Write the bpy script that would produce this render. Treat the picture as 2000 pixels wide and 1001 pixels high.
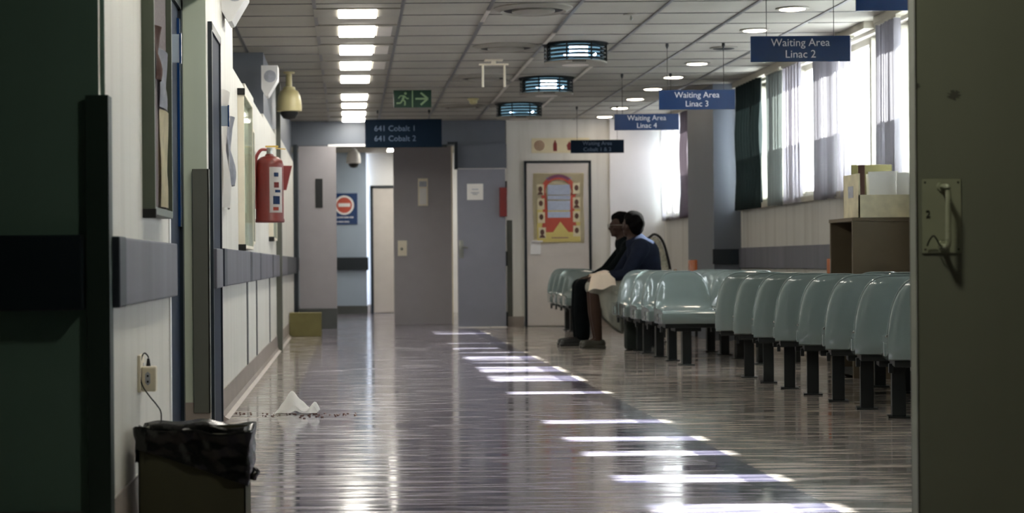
import bpy, bmesh, math, random
from mathutils import Matrix, Vector
random.seed(7)
PI = math.pi
for o in list(bpy.data.objects): bpy.data.objects.remove(o)
SC = bpy.context.scene
COL = SC.collection

# ---------------------------------------------------------------- camera, sky, sun, exposure
EYE = 0.80; FPX = 3585.0; XL = -0.667; XR = 3.95; ZC = 2.58; YE = 22.9
cam_d = bpy.data.cameras.new('camera'); cam = bpy.data.objects.new('camera', cam_d); COL.objects.link(cam)
cam_d.sensor_width = 36; cam_d.lens = FPX/2000*36
cam_d.shift_x = 0.16; cam_d.shift_y = 0.00725
cam_d.clip_start = 0.05; cam_d.clip_end = 200
cam.matrix_world = Matrix.Translation((0, 0, EYE)) @ Matrix.Rotation(PI/2, 4, 'X') @ Matrix.Rotation(-math.radians(0.45), 4, 'Z')
cam_d.dof.use_dof = True; cam_d.dof.focus_distance = 8.4; cam_d.dof.aperture_fstop = 4.6
SC.camera = cam
w = bpy.data.worlds.new('sky'); SC.world = w; w.use_nodes = True
w.node_tree.nodes['Background'].inputs[0].default_value = (0.95, 0.95, 1.0, 1)
w.node_tree.nodes['Background'].inputs[1].default_value = 5.5
sun_d = bpy.data.lights.new('sun', 'SUN'); sun = bpy.data.objects.new('sun', sun_d); COL.objects.link(sun)
sun_d.energy = 34; sun_d.angle = math.radians(0.6); sun_d.color = (1.0, 0.95, 0.90)
sun.rotation_euler = Vector((-1, 0, -0.79)).to_track_quat('-Z', 'Y').to_euler(); sun.location = (9, 12, 6)
vs = SC.view_settings
vs.view_transform = 'Standard'; vs.look = 'None'; vs.gamma = 1; vs.use_curve_mapping = False
vs.exposure = 1.48
SC.cycles.max_bounces = 8; SC.cycles.diffuse_bounces = 5; SC.cycles.transparent_max_bounces = 12
SC.cycles.sample_clamp_indirect = 6
SC.cycles.use_denoising = True

# ---------------------------------------------------------------- materials
def s2l(c): return tuple(((x/255)/12.92 if x/255 <= .04045 else ((x/255+.055)/1.055)**2.4) for x in c)
def mat(name, rgb, rough=0.6, metal=0.0, spec=0.5, emit=None, es=0.0, var=0.06, scale=6.0, coat=0.0, stretch=(1, 1, 1), bump=0.0):
    m = bpy.data.materials.new(name); m.use_nodes = True; nt = m.node_tree; b = nt.nodes['Principled BSDF']
    c = s2l(rgb)
    b.inputs['Roughness'].default_value = rough; b.inputs['Metallic'].default_value = metal
    b.inputs['Specular IOR Level'].default_value = spec; b.inputs['Coat Weight'].default_value = coat
    tc = nt.nodes.new('ShaderNodeTexCoord'); mp = nt.nodes.new('ShaderNodeMapping'); mp.inputs['Scale'].default_value = stretch
    nz = nt.nodes.new('ShaderNodeTexNoise'); nz.inputs['Scale'].default_value = scale; nz.inputs['Detail'].default_value = 4
    nt.links.new(tc.outputs['Object'], mp.inputs['Vector']); nt.links.new(mp.outputs['Vector'], nz.inputs['Vector'])
    rp = nt.nodes.new('ShaderNodeValToRGB'); rp.color_ramp.elements[0].position = .3; rp.color_ramp.elements[1].position = .7
    rp.color_ramp.elements[0].color = tuple(max(0, x*(1-var)) for x in c)+(1,)
    rp.color_ramp.elements[1].color = tuple(min(1, x*(1+var)) for x in c)+(1,)
    nt.links.new(nz.outputs['Fac'], rp.inputs['Fac']); nt.links.new(rp.outputs['Color'], b.inputs['Base Color'])
    if bump:
        bp = nt.nodes.new('ShaderNodeBump'); bp.inputs['Strength'].default_value = bump; bp.inputs['Distance'].default_value = .01
        nt.links.new(nz.outputs['Fac'], bp.inputs['Height']); nt.links.new(bp.outputs['Normal'], b.inputs['Normal'])
    if emit:
        b.inputs['Emission Color'].default_value = s2l(emit)+(1,); b.inputs['Emission Strength'].default_value = es
    return m
def fabric(name, rgb, trans):
    m = mat(name, rgb, .9, spec=.1, var=.08, scale=14, stretch=(1, 1, .15)); nt = m.node_tree
    b = nt.nodes['Principled BSDF']; out = nt.nodes['Material Output']
    t = nt.nodes.new('ShaderNodeBsdfTranslucent'); t.inputs[0].default_value = s2l(rgb)+(1,)
    mx = nt.nodes.new('ShaderNodeMixShader'); mx.inputs[0].default_value = trans
    nt.links.new(b.outputs[0], mx.inputs[1]); nt.links.new(t.outputs[0], mx.inputs[2]); nt.links.new(mx.outputs[0], out.inputs[0])
    return m
def glass_mat(name, tint=(240, 245, 245), gl=.08):
    m = bpy.data.materials.new(name); m.use_nodes = True; nt = m.node_tree; nt.nodes.remove(nt.nodes['Principled BSDF'])
    t = nt.nodes.new('ShaderNodeBsdfTransparent'); t.inputs[0].default_value = s2l(tint)+(1,)
    g = nt.nodes.new('ShaderNodeBsdfGlossy'); g.inputs['Roughness'].default_value = .03
    mx = nt.nodes.new('ShaderNodeMixShader'); mx.inputs[0].default_value = gl
    nt.links.new(t.outputs[0], mx.inputs[1]); nt.links.new(g.outputs[0], mx.inputs[2]); nt.links.new(mx.outputs[0], nt.nodes['Material Output'].inputs[0])
    return m
def wall_mat(name, rgb, stain=.25, rough=.5):
    m = mat(name, rgb, rough, var=.03, scale=2.0); nt = m.node_tree; b = nt.nodes['Principled BSDF']
    rp = [n for n in nt.nodes if n.type == 'VALTORGB'][0]
    tc = [n for n in nt.nodes if n.type == 'TEX_COORD'][0]
    mp = nt.nodes.new('ShaderNodeMapping'); mp.inputs['Scale'].default_value = (1, 1, .06)
    nz = nt.nodes.new('ShaderNodeTexNoise'); nz.inputs['Scale'].default_value = 9; nz.inputs['Detail'].default_value = 6
    nt.links.new(tc.outputs['Object'], mp.inputs[0]); nt.links.new(mp.outputs[0], nz.inputs['Vector'])
    r2 = nt.nodes.new('ShaderNodeValToRGB'); r2.color_ramp.elements[0].position = .48; r2.color_ramp.elements[1].position = .78
    r2.color_ramp.elements[0].color = (0, 0, 0, 1); r2.color_ramp.elements[1].color = (stain,)*3+(1,)
    nt.links.new(nz.outputs['Fac'], r2.inputs[0])
    mx = nt.nodes.new('ShaderNodeMix'); mx.data_type = 'RGBA'
    nt.links.new(r2.outputs[0], mx.inputs[0]); nt.links.new(rp.outputs[0], mx.inputs[6])
    c = s2l(rgb); mx.inputs[7].default_value = (c[0]*.45, c[1]*.42, c[2]*.38, 1)
    nt.links.new(mx.outputs[2], b.inputs['Base Color'])
    return m

M = {}
M['wall'] = wall_mat('wall_paint', (212, 210, 202), .3)
M['wall_green'] = wall_mat('wall_paint_green', (186, 196, 178), .1)
M['wall_white'] = wall_mat('wall_white_and_lit', (228, 228, 228), .05)
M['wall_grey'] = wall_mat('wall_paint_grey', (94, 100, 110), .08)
M['wall_blue'] = wall_mat('wall_pale_blue', (150, 165, 182), .05)
M['wall_stained'] = wall_mat('wall_stained', (186, 184, 178), .5)
M['wall_teal'] = wall_mat('wall_paint_teal', (84, 112, 102), .1, .55)
M['door_olive'] = wall_mat('door_paint_olive', (124, 129, 114), .1, .5)
M['door_grey'] = mat('door_laminate_grey', (150, 146, 150), .45, var=.03)
M['door_cool'] = mat('door_laminate_cool', (128, 130, 142), .45, var=.03)
M['door_cream'] = mat('door_laminate_cream', (196, 190, 184), .5, var=.03)
M['navy'] = mat('navy_gloss_paint', (10, 28, 50), .6, spec=.2)
M['navy_dark'] = mat('navy_dark_paint', (14, 27, 36), .4)
M['rail'] = mat('rail_vinyl', (98, 98, 108), .5, var=.22, scale=5, stretch=(1, 1, .1))
M['rail_dark'] = mat('rail_vinyl_dark', (36, 44, 56), .5)
M['guard'] = mat('corner_guard_vinyl', (84, 86, 78), .55)
M['guard_dark'] = mat('corner_guard_dark', (26, 44, 38), .5)
M['skirt'] = mat('skirting_vinyl', (142, 132, 124), .45, var=.1, scale=4)
M['skirt_dark'] = mat('skirting_dark', (70, 74, 74), .5)
M['tile'] = mat('ceiling_tile', (158, 154, 144), .9, var=.10, scale=1.2, bump=.0)
M['grid'] = mat('ceiling_grid_metal', (92, 92, 92), .4)
M['grid_light'] = mat('ceiling_grid_bright', (186, 180, 168), .35)
M['sign'] = mat('sign_blue_acrylic', (14, 50, 98), .22, var=.04)
M['sign_dark'] = mat('sign_navy_acrylic', (8, 28, 46), .7, spec=.15, var=.04)
M['text'] = mat('sign_lettering', (214, 218, 230), .5)
M['text_dim'] = mat('sign_lettering_dim', (88, 108, 134), .5)
M['black'] = mat('black_steel', (16, 22, 24), .4)
M['blackrub'] = mat('black_rubber', (10, 12, 12), .6)
M['seat'] = mat('seat_plastic', (120, 134, 133), .13, var=.04, scale=3, coat=.7)
M['steel'] = mat('brushed_steel', (150, 152, 146), .35, .9)
M['plate'] = mat('door_plate_steel', (158, 164, 140), .5, .05)
M['white'] = mat('white_plastic', (222, 222, 222), .4)
M['cream'] = mat('cream_plastic', (228, 220, 200), .45)
M['beige'] = mat('beige_housing', (178, 168, 124), .4)
M['red'] = mat('red_enamel', (104, 28, 20), .45, coat=.05)
M['redplastic'] = mat('red_sign_plastic', (122, 40, 38), .5)
M['yellow'] = mat('yellow_lever', (214, 178, 80), .4)
M['card'] = mat('cardboard', (112, 106, 66), .85, var=.08, scale=8)
M['card_dark'] = mat('cardboard_dark', (62, 62, 44), .85, var=.06, scale=8)
M['card_ink'] = mat('carton_ink', (10, 24, 30), .8)
M['bag'] = mat('black_bin_liner', (9, 11, 11), .25, var=.2, scale=30, bump=.3)
M['paper'] = mat('paper', (228, 226, 222), .8, var=.03)
M['rag'] = mat('white_rag', (252, 252, 250), .9, var=.01)
M['paper_grey'] = mat('paper_grey', (168, 172, 182), .8, var=.15, scale=25)
M['paper_cream'] = mat('paper_cream', (214, 206, 176), .8, var=.12, scale=14)
M['poster_yellow'] = mat('poster_yellow', (206, 190, 112), .6, var=.05)
M['poster_cream'] = mat('poster_cream', (212, 202, 168), .6, var=.05)
M['poster_red'] = mat('poster_red', (178, 76, 58), .6)
M['poster_purple'] = mat('poster_purple', (122, 70, 100), .6)
M['poster_blue'] = mat('poster_bluegrey', (170, 180, 200), .6, var=.06, scale=30)
M['poster_brown'] = mat('poster_brown', (92, 62, 52), .7)
M['exit'] = mat('exit_green', (16, 62, 44), .4)
M['exit_mark'] = mat('exit_mark', (150, 178, 134), .5)
M['cork'] = mat('pin_board_cloth', (104, 96, 98), .95, var=.25, scale=90)
M['alu'] = mat('aluminium_frame', (96, 104, 92), .4, .4)
M['wood_orange'] = mat('varnished_wood', (184, 96, 44), .25, var=.25, scale=10, stretch=(1, 1, .2))
M['cab'] = mat('brown_laminate', (98, 86, 66), .6, var=.05)
M['cab_in'] = mat('shaded_laminate', (30, 34, 30), .7)  # recess shade put into the colour of the inner panels
M['pale_glass'] = glass_mat('window_glass')
M['gloss_glass'] = glass_mat('notice_glass', (235, 240, 240), .12)
M['louvre'] = mat('smoked_louvre_ring', (74, 96, 108), .18, .85, coat=.5)
M['bowl'] = mat('drum_window_glow', (110, 140, 160), .2, emit=(110, 150, 170), es=.35)  # faint glow put in for window light reflected in the bowl
M['dark_slot'] = mat('vent_slot_dark', (26, 28, 30), .7)
M['vent'] = mat('vent_painted_metal', (138, 134, 124), .5)
M['lamp'] = mat('lamp_diffuser', (255, 255, 250), .5, emit=(255, 250, 238), es=9.0)
M['downlamp'] = mat('downlight_diffuser', (255, 250, 240), .5, emit=(255, 238, 214), es=10.0)
M['drumlamp'] = mat('drum_lamp_tube', (240, 248, 255), .5, emit=(214, 236, 255), es=9.0)
M['unlit'] = mat('unlit_diffuser', (206, 200, 192), .5)
M['film'] = fabric('sun_cut_film', (236, 238, 240), .75)
M['winframe'] = mat('window_frame_paint', (168, 164, 150), .5)
M['skin'] = mat('skin_dark', (52, 36, 28), .6, spec=.2, var=.05)
M['skin2'] = mat('skin_brown', (112, 84, 58), .5, var=.05)
M['hair'] = mat('hair_black', (10, 9, 9), .95, spec=.05, var=.4, scale=60, bump=.4)
M['navy_cloth'] = mat('navy_cloth', (28, 33, 46), .98, spec=.05, var=.1, scale=20)
M['black_cloth'] = mat('black_cloth', (12, 16, 18), .98, spec=.05, var=.2, scale=20)
M['grey_cloth'] = mat('grey_skirt_cloth', (132, 132, 122), .95, var=.16, scale=14, stretch=(1, 1, .25))
M['cream_cloth'] = mat('cream_cloth', (246, 232, 214), .9)
M['shoe'] = mat('black_leather', (14, 18, 18), .4)
M['shoe2'] = mat('dark_shoe', (44, 44, 34), .5)
M['bag_dark'] = mat('dark_bag_cloth', (30, 38, 34), .9)
M['bag_pale'] = mat('pale_patterned_cloth', (172, 168, 150), .9, var=.35, scale=40)
M['fab_dark'] = fabric('blind_dark', (44, 52, 52), .04)
M['fab_grey'] = fabric('blind_grey', (120, 124, 122), .10)
M['fab_pleat'] = fabric('blind_pleat', (150, 147, 152), .2)
M['fab_white'] = fabric('blind_white', (184, 181, 186), .15)
M['fab_purple'] = fabric('blind_purplegrey', (96, 88, 94), .12)

def floor_material():
    m = bpy.data.materials.new('vinyl_floor'); m.use_nodes = True; nt = m.node_tree; b = nt.nodes['Principled BSDF']; L = nt.links.new
    tc = nt.nodes.new('ShaderNodeTexCoord'); sx = nt.nodes.new('ShaderNodeSeparateXYZ'); L(tc.outputs['Object'], sx.inputs[0])
    def noise(scale, stretch, det=5):
        mp = nt.nodes.new('ShaderNodeMapping'); mp.inputs['Scale'].default_value = stretch
        nz = nt.nodes.new('ShaderNodeTexNoise'); nz.inputs['Scale'].default_value = scale; nz.inputs['Detail'].default_value = det
        L(tc.outputs['Object'], mp.inputs[0]); L(mp.outputs[0], nz.inputs['Vector']); return nz.outputs['Fac']
    def mth(op, a, c=None, clamp=False):
        n = nt.nodes.new('ShaderNodeMath'); n.operation = op; n.use_clamp = clamp
        for i, v in enumerate((a, c)):
            if v is None: continue
            if isinstance(v, (int, float)): n.inputs[i].default_value = v
            else: L(v, n.inputs[i])
        return n.outputs[0]
    def mix(f, a, c):
        n = nt.nodes.new('ShaderNodeMix'); n.data_type = 'RGBA'
        if isinstance(f, (int, float)): n.inputs[0].default_value = f
        else: L(f, n.inputs[0])
        for i, v in ((6, a), (7, c)):
            if isinstance(v, tuple): n.inputs[i].default_value = v+(1,)
            else: L(v, n.inputs[i])
        return n.outputs[2]
    streak = noise(2.6, (1.0, 7.0, 1), 8); mott = noise(9, (.6, 2.5, 1)); big = noise(.9, (1, 1, 1), 3)
    sp = mth('MULTIPLY', mth('SUBTRACT', streak, .40), 5.0, True)
    ms = mth('MULTIPLY', mth('SUBTRACT', mott, .4), 4.0, True)
    blue = mix(sp, s2l((66, 66, 90)), s2l((142, 136, 148)))
    blue = mix(mth('MULTIPLY', ms, .35), blue, s2l((140, 132, 134)))
    tan = mix(sp, s2l((124, 116, 112)), s2l((178, 168, 158)))
    tan = mix(mth('MULTIPLY', ms, .3), tan, s2l((80, 78, 84)))
    x = mth('ADD', sx.outputs[0], 0.0)
    inb = mth('MULTIPLY', mth('MULTIPLY', mth('ADD', x, .33), 40, True), mth('MULTIPLY', mth('SUBTRACT', 1.57, x), 60, True), True)
    c = mix(inb, tan, blue)
    # purple seam strip along the right edge of the blue sheet
    e = mth('ABSOLUTE', mth('SUBTRACT', x, 1.50)); ed = mth('MULTIPLY', mth('SUBTRACT', .07, e), 60, True)
    c = mix(mth('MULTIPLY', ed, .7), c, s2l((40, 38, 62)))
    L(c, b.inputs['Base Color'])
    r = mth('ADD', mth('MULTIPLY', sp, .13), mth('ADD', mth('MULTIPLY', big, .10), .02)); L(r, b.inputs['Roughness'])
    L(mth('ADD', mth('MULTIPLY', mth('SUBTRACT', 1.0, sp), .32), .18), b.inputs['Specular IOR Level'])
    bp = nt.nodes.new('ShaderNodeBump'); bp.inputs['Strength'].default_value = .055; bp.inputs['Distance'].default_value = .01
    L(noise(3.0, (.6, 4.5, 1), 7), bp.inputs['Height']); L(bp.outputs[0], b.inputs['Normal'])
    return m
M['floor'] = floor_material()

# ---------------------------------------------------------------- mesh helpers
def T(o, label, cat, group=None):
    o['label'] = label; o['category'] = cat
    if group: o['group'] = group
    return o
def thing(name, label, cat, loc=(0, 0, 0), rz=0.0, group=None):
    o = bpy.data.objects.new(name, None); COL.objects.link(o); o.location = loc; o.rotation_euler = (0, 0, rz)
    o.empty_display_size = .05
    return T(o, label, cat, group)
def link(name, bm, m, parent=None, smooth=False, off=(0, 0, 0), auto=True):
    """off: the parent's own location, subtracted so that world coordinates can be used while building"""
    if off != (0, 0, 0): bmesh.ops.translate(bm, verts=bm.verts, vec=(-off[0], -off[1], -off[2]))
    bmesh.ops.recalc_face_normals(bm, faces=bm.faces)
    me = bpy.data.meshes.new(name); bm.to_mesh(me); bm.free()
    mats = m if isinstance(m, (list, tuple)) else [m]
    for x in mats: me.materials.append(x)
    if smooth:
        for p in me.polygons: p.use_smooth = True
        if auto: 
            try: me.set_sharp_from_angle(angle=math.radians(40))
            except Exception: pass
    o = bpy.data.objects.new(name, me); COL.objects.link(o)
    if parent: o.parent = parent
    return o
def struct(name, bm, m, parent=None, smooth=False, off=(0, 0, 0)):
    o = link(name, bm, m, parent, smooth, off)
    if not parent: o['kind'] = 'structure'
    return o
def box(bm, x0, x1, y0, y1, z0, z1, bev=0, mi=0, M4=None):
    r = bmesh.ops.create_cube(bm, size=1)
    vsx = r['verts']
    bmesh.ops.scale(bm, vec=(abs(x1-x0), abs(y1-y0), abs(z1-z0)), verts=vsx)
    bmesh.ops.translate(bm, vec=((x0+x1)/2, (y0+y1)/2, (z0+z1)/2), verts=vsx)
    if M4 is not None: bmesh.ops.transform(bm, matrix=M4, verts=vsx)
    fs = list({f for v in vsx for f in v.link_faces})
    for f in fs: f.material_index = mi
    if bev:
        es = list({e for v in vsx for e in v.link_edges})
        bmesh.ops.bevel(bm, geom=es, offset=bev, segments=2, affect='EDGES', profile=.6)
    return bm
def B(*a, **k): return box(bmesh.new(), *a, **k)
def cyl(bm, p0, p1, r0, r1=None, seg=20, caps=True):
    p0, p1 = Vector(p0), Vector(p1); r1 = r0 if r1 is None else r1; d = p1-p0
    q = d.to_track_quat('Z', 'Y').to_matrix().to_4x4()
    bmesh.ops.create_cone(bm, cap_ends=caps, segments=seg, radius1=max(r0, 1e-5), radius2=max(r1, 1e-5), depth=d.length, matrix=Matrix.Translation((p0+p1)/2) @ q)
    return bm
def sph(bm, c, r, seg=16, rot=None):
    r = (r, r, r) if isinstance(r, (int, float)) else r
    m = Matrix.Translation(c) @ (rot if rot is not None else Matrix()) @ Matrix.Diagonal((r[0], r[1], r[2], 1))
    bmesh.ops.create_uvsphere(bm, u_segments=seg, v_segments=max(8, seg*2//3), radius=1, matrix=m); return bm
def cap(bm, p0, p1, r0, r1, seg=14):
    cyl(bm, p0, p1, r0, r1, seg); sph(bm, p0, r0, seg); sph(bm, p1, r1, seg)
def lathe(bm, prof, c=(0, 0, 0), seg=32):
    rings = []
    for r, z in prof:
        rings.append([bm.verts.new((c[0]+max(r, 1e-4)*math.cos(2*PI*i/seg), c[1]+max(r, 1e-4)*math.sin(2*PI*i/seg), c[2]+z)) for i in range(seg)])
    for a, b in zip(rings, rings[1:]):
        for i in range(seg): bm.faces.new((a[i], a[(i+1) % seg], b[(i+1) % seg], b[i]))
    bm.faces.new(rings[0]); bm.faces.new(rings[-1]); return bm
def tube(bm, pts, r, seg=10):
    pts = [Vector(p) for p in pts]; rings = []
    for i, p in enumerate(pts):
        d = (pts[min(i+1, len(pts)-1)]-pts[max(i-1, 0)]).normalized(); q = d.to_track_quat('Z', 'Y')
        rr = r[i] if isinstance(r, (list, tuple)) else r
        rings.append([bm.verts.new(p + q @ Vector((rr*math.cos(2*PI*k/seg), rr*math.sin(2*PI*k/seg), 0))) for k in range(seg)])
    for a, b in zip(rings, rings[1:]):
        for k in range(seg): bm.faces.new((a[k], a[(k+1) % seg], b[(k+1) % seg], b[k]))
    bm.faces.new(rings[0]); bm.faces.new(rings[-1]); return bm
def spline(pts, n=8):
    P = [Vector(p) for p in pts]; out = []
    for i in range(len(P)-1):
        a, b, c, d = P[max(i-1, 0)], P[i], P[i+1], P[min(i+2, len(P)-1)]
        for k in range(n):
            t = k/n; out.append(.5*((2*b)+(c-a)*t+(2*a-5*b+4*c-d)*t*t+(3*b-a-3*c+d)*t**3))
    out.append(P[-1]); return out
def prism(bm, poly, ax, t0, t1, mi=0):
    """poly: 2D points; ax 'x','y','z' is the extrusion axis"""
    def mk(u, v, t): return {'x': (t, u, v), 'y': (u, t, v), 'z': (u, v, t)}[ax]
    a = [bm.verts.new(mk(u, v, t0)) for u, v in poly]; b = [bm.verts.new(mk(u, v, t1)) for u, v in poly]
    n = len(poly); fs = [bm.faces.new(a), bm.faces.new(b)]
    for i in range(n): fs.append(bm.faces.new((a[i], a[(i+1) % n], b[(i+1) % n], b[i])))
    for f in fs: f.material_index = mi
    return bm
def disc_poly(cx, cz, r, n=32, rz=None): return [(cx+r*math.cos(2*PI*i/n), cz+(rz or r)*math.sin(2*PI*i/n)) for i in range(n)]
def lettering(parent, name, body, size, loc, m, align='CENTER', rz=0, ext=.001, spacing=1.0, sx=1.0):
    """upright letters facing -Y (before rz), in the parent's local coordinates"""
    cu = bpy.data.curves.new(name, 'FONT'); cu.body = body; cu.size = size; cu.align_x = align; cu.align_y = 'CENTER'
    cu.extrude = ext; cu.space_character = spacing; cu.resolution_u = 3
    tmp = bpy.data.objects.new('tmp', cu); me = bpy.data.meshes.new_from_object(tmp)
    bpy.data.objects.remove(tmp); bpy.data.curves.remove(cu)
    me.transform(Matrix.Diagonal((sx, 1, 1, 1))); me.transform(Matrix.Rotation(PI/2, 4, 'X')); me.transform(Matrix.Rotation(rz, 4, 'Z')); me.transform(Matrix.Translation(loc))
    me.materials.clear(); me.materials.append(m); me.name = name
    o = bpy.data.objects.new(name, me); COL.objects.link(o); o.parent = parent; return o
def copy_tree(o, parent=None):
    c = o.copy(); COL.objects.link(c); c.parent = parent
    for ch in list(o.children): copy_tree(ch, c)
    return c

# ---------------------------------------------------------------- setting: floor, ceiling, walls
struct('floor', B(-3.2, 5.0, -2.0, 30.6, -.12, 0), M['floor'])
struct('ceiling', B(-3.2, 4.15, -2.0, 30.6, ZC, ZC+.12), M['tile'])
gb = bmesh.new(); gl = bmesh.new()
for k in range(-2, 7):
    x = .39+.61*k
    if -1.4 < x < 3.9: box(gb, x-.013, x+.013, 5.2, YE, ZC-.006, ZC)
k = 0; y = 5.36
while y < YE:
    box(gb, -1.4, 3.9, y-.007, y+.007, ZC-.004, ZC+.001); y += .6
struct('trim_1', gb, M['grid'])
# paler lengths of the ceiling grid
for x, a, b in ((1.61, 15.9, 17.9), (1.61, 18.3, 20.4), (2.22, 16.1, 21.6), (1.0, 12.9, 13.5), (1.61, 14.2, 14.9)):
    box(gl, x-.015, x+.015, a, b, ZC-.012, ZC-.004)
struct('trim_2', gl, M['grid_light'])

# left side
struct('wall_left_front', box(B(-3.1, XL-.012, 5.02, 5.45, 0, ZC), -1.5, XL, 5.06, 6.86, 0, ZC), [M['wall_teal'], M['wall']])
wl = bpy.data.objects['wall_left_front'].data
for p in wl.polygons:
    p.material_index = 1 if p.normal.x > .5 and p.center.y > 5.1 else 0
struct('wall_left_recess', box(B(-1.5, -.815, 6.86, 8.70, 0, ZC), -.815, XL, 6.86, 8.70, 2.08, ZC), M['wall_green'])
o = struct('wall_left_pier', B(-1.5, XL, 8.70, 10.75, 0, ZC), [M['wall'], M['wall_green']])
for p in o.data.polygons:
    if p.normal.y < -.5: p.material_index = 1
lw = bmesh.new(); tops = ((10.75, 12.0, 1.95), (12.0, 13.1, 1.985), (13.1, 14.6, 1.96), (14.6, 17.1, 2.0), (17.1, YE, 2.06))
for a, b, z in tops: box(lw, -.90 if a < 15 else -.72, XL, a, b, 0, z)
struct('wall_left', lw, M['wall'])
struct('wall_left_upper', B(-1.5, -.70, 15.4, YE+.2, 0, ZC), [M['wall_grey']])
struct('wall_left_back', B(-1.62, -1.5, 8.7, 15.4, 0, ZC), M['wall'])
struct('wall_left_outer', B(-3.2, -3.1, -2, 5.45, 0, ZC), M['wall_teal'])
# behind the camera
struct('wall_back', B(-3.2, 4.15, -2.1, -2.0, 0, ZC), M['wall_teal'])
# end wall with the opening X -0.76 .. 1.98
ew = bmesh.new()
box(ew, -1.5, 1.985, YE, YE+.18, 2.27, ZC); box(ew, -1.5, -.76, YE, YE+.18, 0, ZC)
struct('wall_end', ew, M['wall_grey'])
ew = bmesh.new(); box(ew, 1.975, 3.27, YE, YE+.18, 0, ZC)
struct('wall_end_right', ew, M['wall'])
struct('wall_end_window_lit', B(3.27, 4.1, YE-.03, YE+.18, 0, ZC), M['wall_white'])  # whiter colour carries the window light falling on this stretch
# far corridor
struct('wall_far_left', B(-1.7, .30, 29.4, 29.6, 0, ZC), M['wall_blue'])  # bluer and darker than the stretch to its right
struct('wall_far_right', B(.30, 2.4, 29.7, 29.85, 0, ZC), M['wall_white'])
struct('wall_far_side_left', B(-1.5, -1.3, YE+.18, 29.4, 0, ZC), M['wall'])
struct('wall_far_side_right', B(2.3, 2.45, YE+.18, 29.7, 0, ZC), M['wall'])
# right wall with window openings
RUNS = ((20.1, 22.75), (11.6, 18.35), (8.0, 11.4), (5.3, 7.85))
SILL, HEAD = 1.35, 2.50
rw = bmesh.new(); rs = bmesh.new()
box(rw, XR, XR+.2, -2.0, YE+.18, HEAD, ZC)
prev = YE+.18
for a, b in RUNS:
    box(rw, XR, XR+.2, b, prev, 0, HEAD); prev = a
box(rw, XR, XR+.2, -2.0, prev, 0, HEAD)
struct('wall_right', rw, M['wall'])
for a, b in RUNS: box(rs, XR, XR+.2, a, b, 0, SILL)
struct('wall_right_below_windows', rs, M['wall_stained'])
o = struct('wall_right_pier', B(3.68, XR, 18.45, 19.85, 0, ZC), M['wall_grey'])
# cornice / blind pelmet
cb = bmesh.new()
for a, b in ((5.3, 13.45), (13.7, 18.4), (19.95, 22.85)):
    box(cb, 3.86, XR, a, b, ZC-.055, ZC, .004)
struct('trim_3', cb, M['winframe'])
sb = bmesh.new()
for a, b in RUNS: box(sb, XR-.05, XR+.03, a-.03, b+.03, SILL-.05, SILL, .004)
struct('trim_4', sb, M['winframe'])
# handrails / crash rails on the walls (fixed to the room)
def rail(name, bm, m): return struct(name, bm, m)
rb = bmesh.new(); rd = bmesh.new()
box(rb, XL, XL+.035, 5.22, 6.80, .686, .88, .006); box(rd, XL, XL+.037, 5.07, 5.22, .684, .882, .006)
box(rb, XL, XL+.035, 8.86, 9.28, .686, .88, .006)
for a, b in ((9.6, 11.9), (12.15, 13.2), (13.4, 15.4), (15.6, 17.0), (17.3, 19.2)): box(rb, XL, XL+.035, a, b, .69, .885, .006)
for a, b in ((9.4, 9.6), (11.9, 12.15), (13.2, 13.4), (15.4, 15.6), (19.2, 22.5)): box(rd, XL, XL+.036, a, b, .69, .885, .004)
rail('trim_5', rb, M['rail']); rail('trim_6', rd, M['rail_dark'])
rail('trim_7', B(-3.1, -.72, 4.97, 5.02, .68, .885, .006), M['navy_dark'])
rail('trim_8', B(XR-.03, XR, 5.4, 18.42, .73, .93, .005), M['rail'])
rail('trim_9', B(3.66, 3.95, 18.42, 18.45, .77, .92, .004), M['navy_dark'])
rail('trim_10', B(-1.3, .325, 29.35, 29.4, .70, .905, .004), M['navy_dark'])
# short rail return on the recess jamb
rail('trim_11', B(-.70, XL+.01, 6.83, 6.89, .70, .87, .004), M['rail'])
# baseboards
bb = bmesh.new()
def skirting(bm, x, y0, y1, s=1, h=.145):
    """coved skirting along a wall of constant X; s = side it faces"""
    prism(bm, [(x, 0), (x+s*.045, 0), (x+s*.022, .012), (x+s*.010, .035), (x+s*.006, h), (x, h)], 'y', y0, y1)
skirting(bb, XL, 5.07, 6.84); skirting(bb, XL, 9.52, 17.0); skirting(bb, XL, 17.25, 22.5)
struct('baseboard_left', bb, M['skirt'])
struct('baseboard_left_pier', box(B(-.815, XL+.006, 8.69, 8.70, 0, .15), XL, XL+.008, 8.70, 8.78, 0, .15), M['skirt'])
struct('baseboard_left_front', B(-3.1, -.73, 5.005, 5.02, 0, .13), M['skirt_dark'])
bb = bmesh.new(); box(bb, 1.985, 2.19, YE-.012, YE, 0, .13); box(bb, 3.06, 3.95, YE-.045, YE-.03, 0, .13)
struct('baseboard_end', bb, M['skirt'])
bb = bmesh.new(); skirting(bb, XR, 5.3, 18.4, -1, .13); skirting(bb, XR, 19.85, YE-.05, -1, .13)
struct('baseboard_right', bb, M['skirt'])
struct('baseboard_far_left', B(-1.3, .31, 29.385, 29.4, 0, .13), M['skirt_dark'])
struct('baseboard_far_right', B(.31, .40, 29.685, 29.7, 0, .14), M['skirt'])

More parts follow.
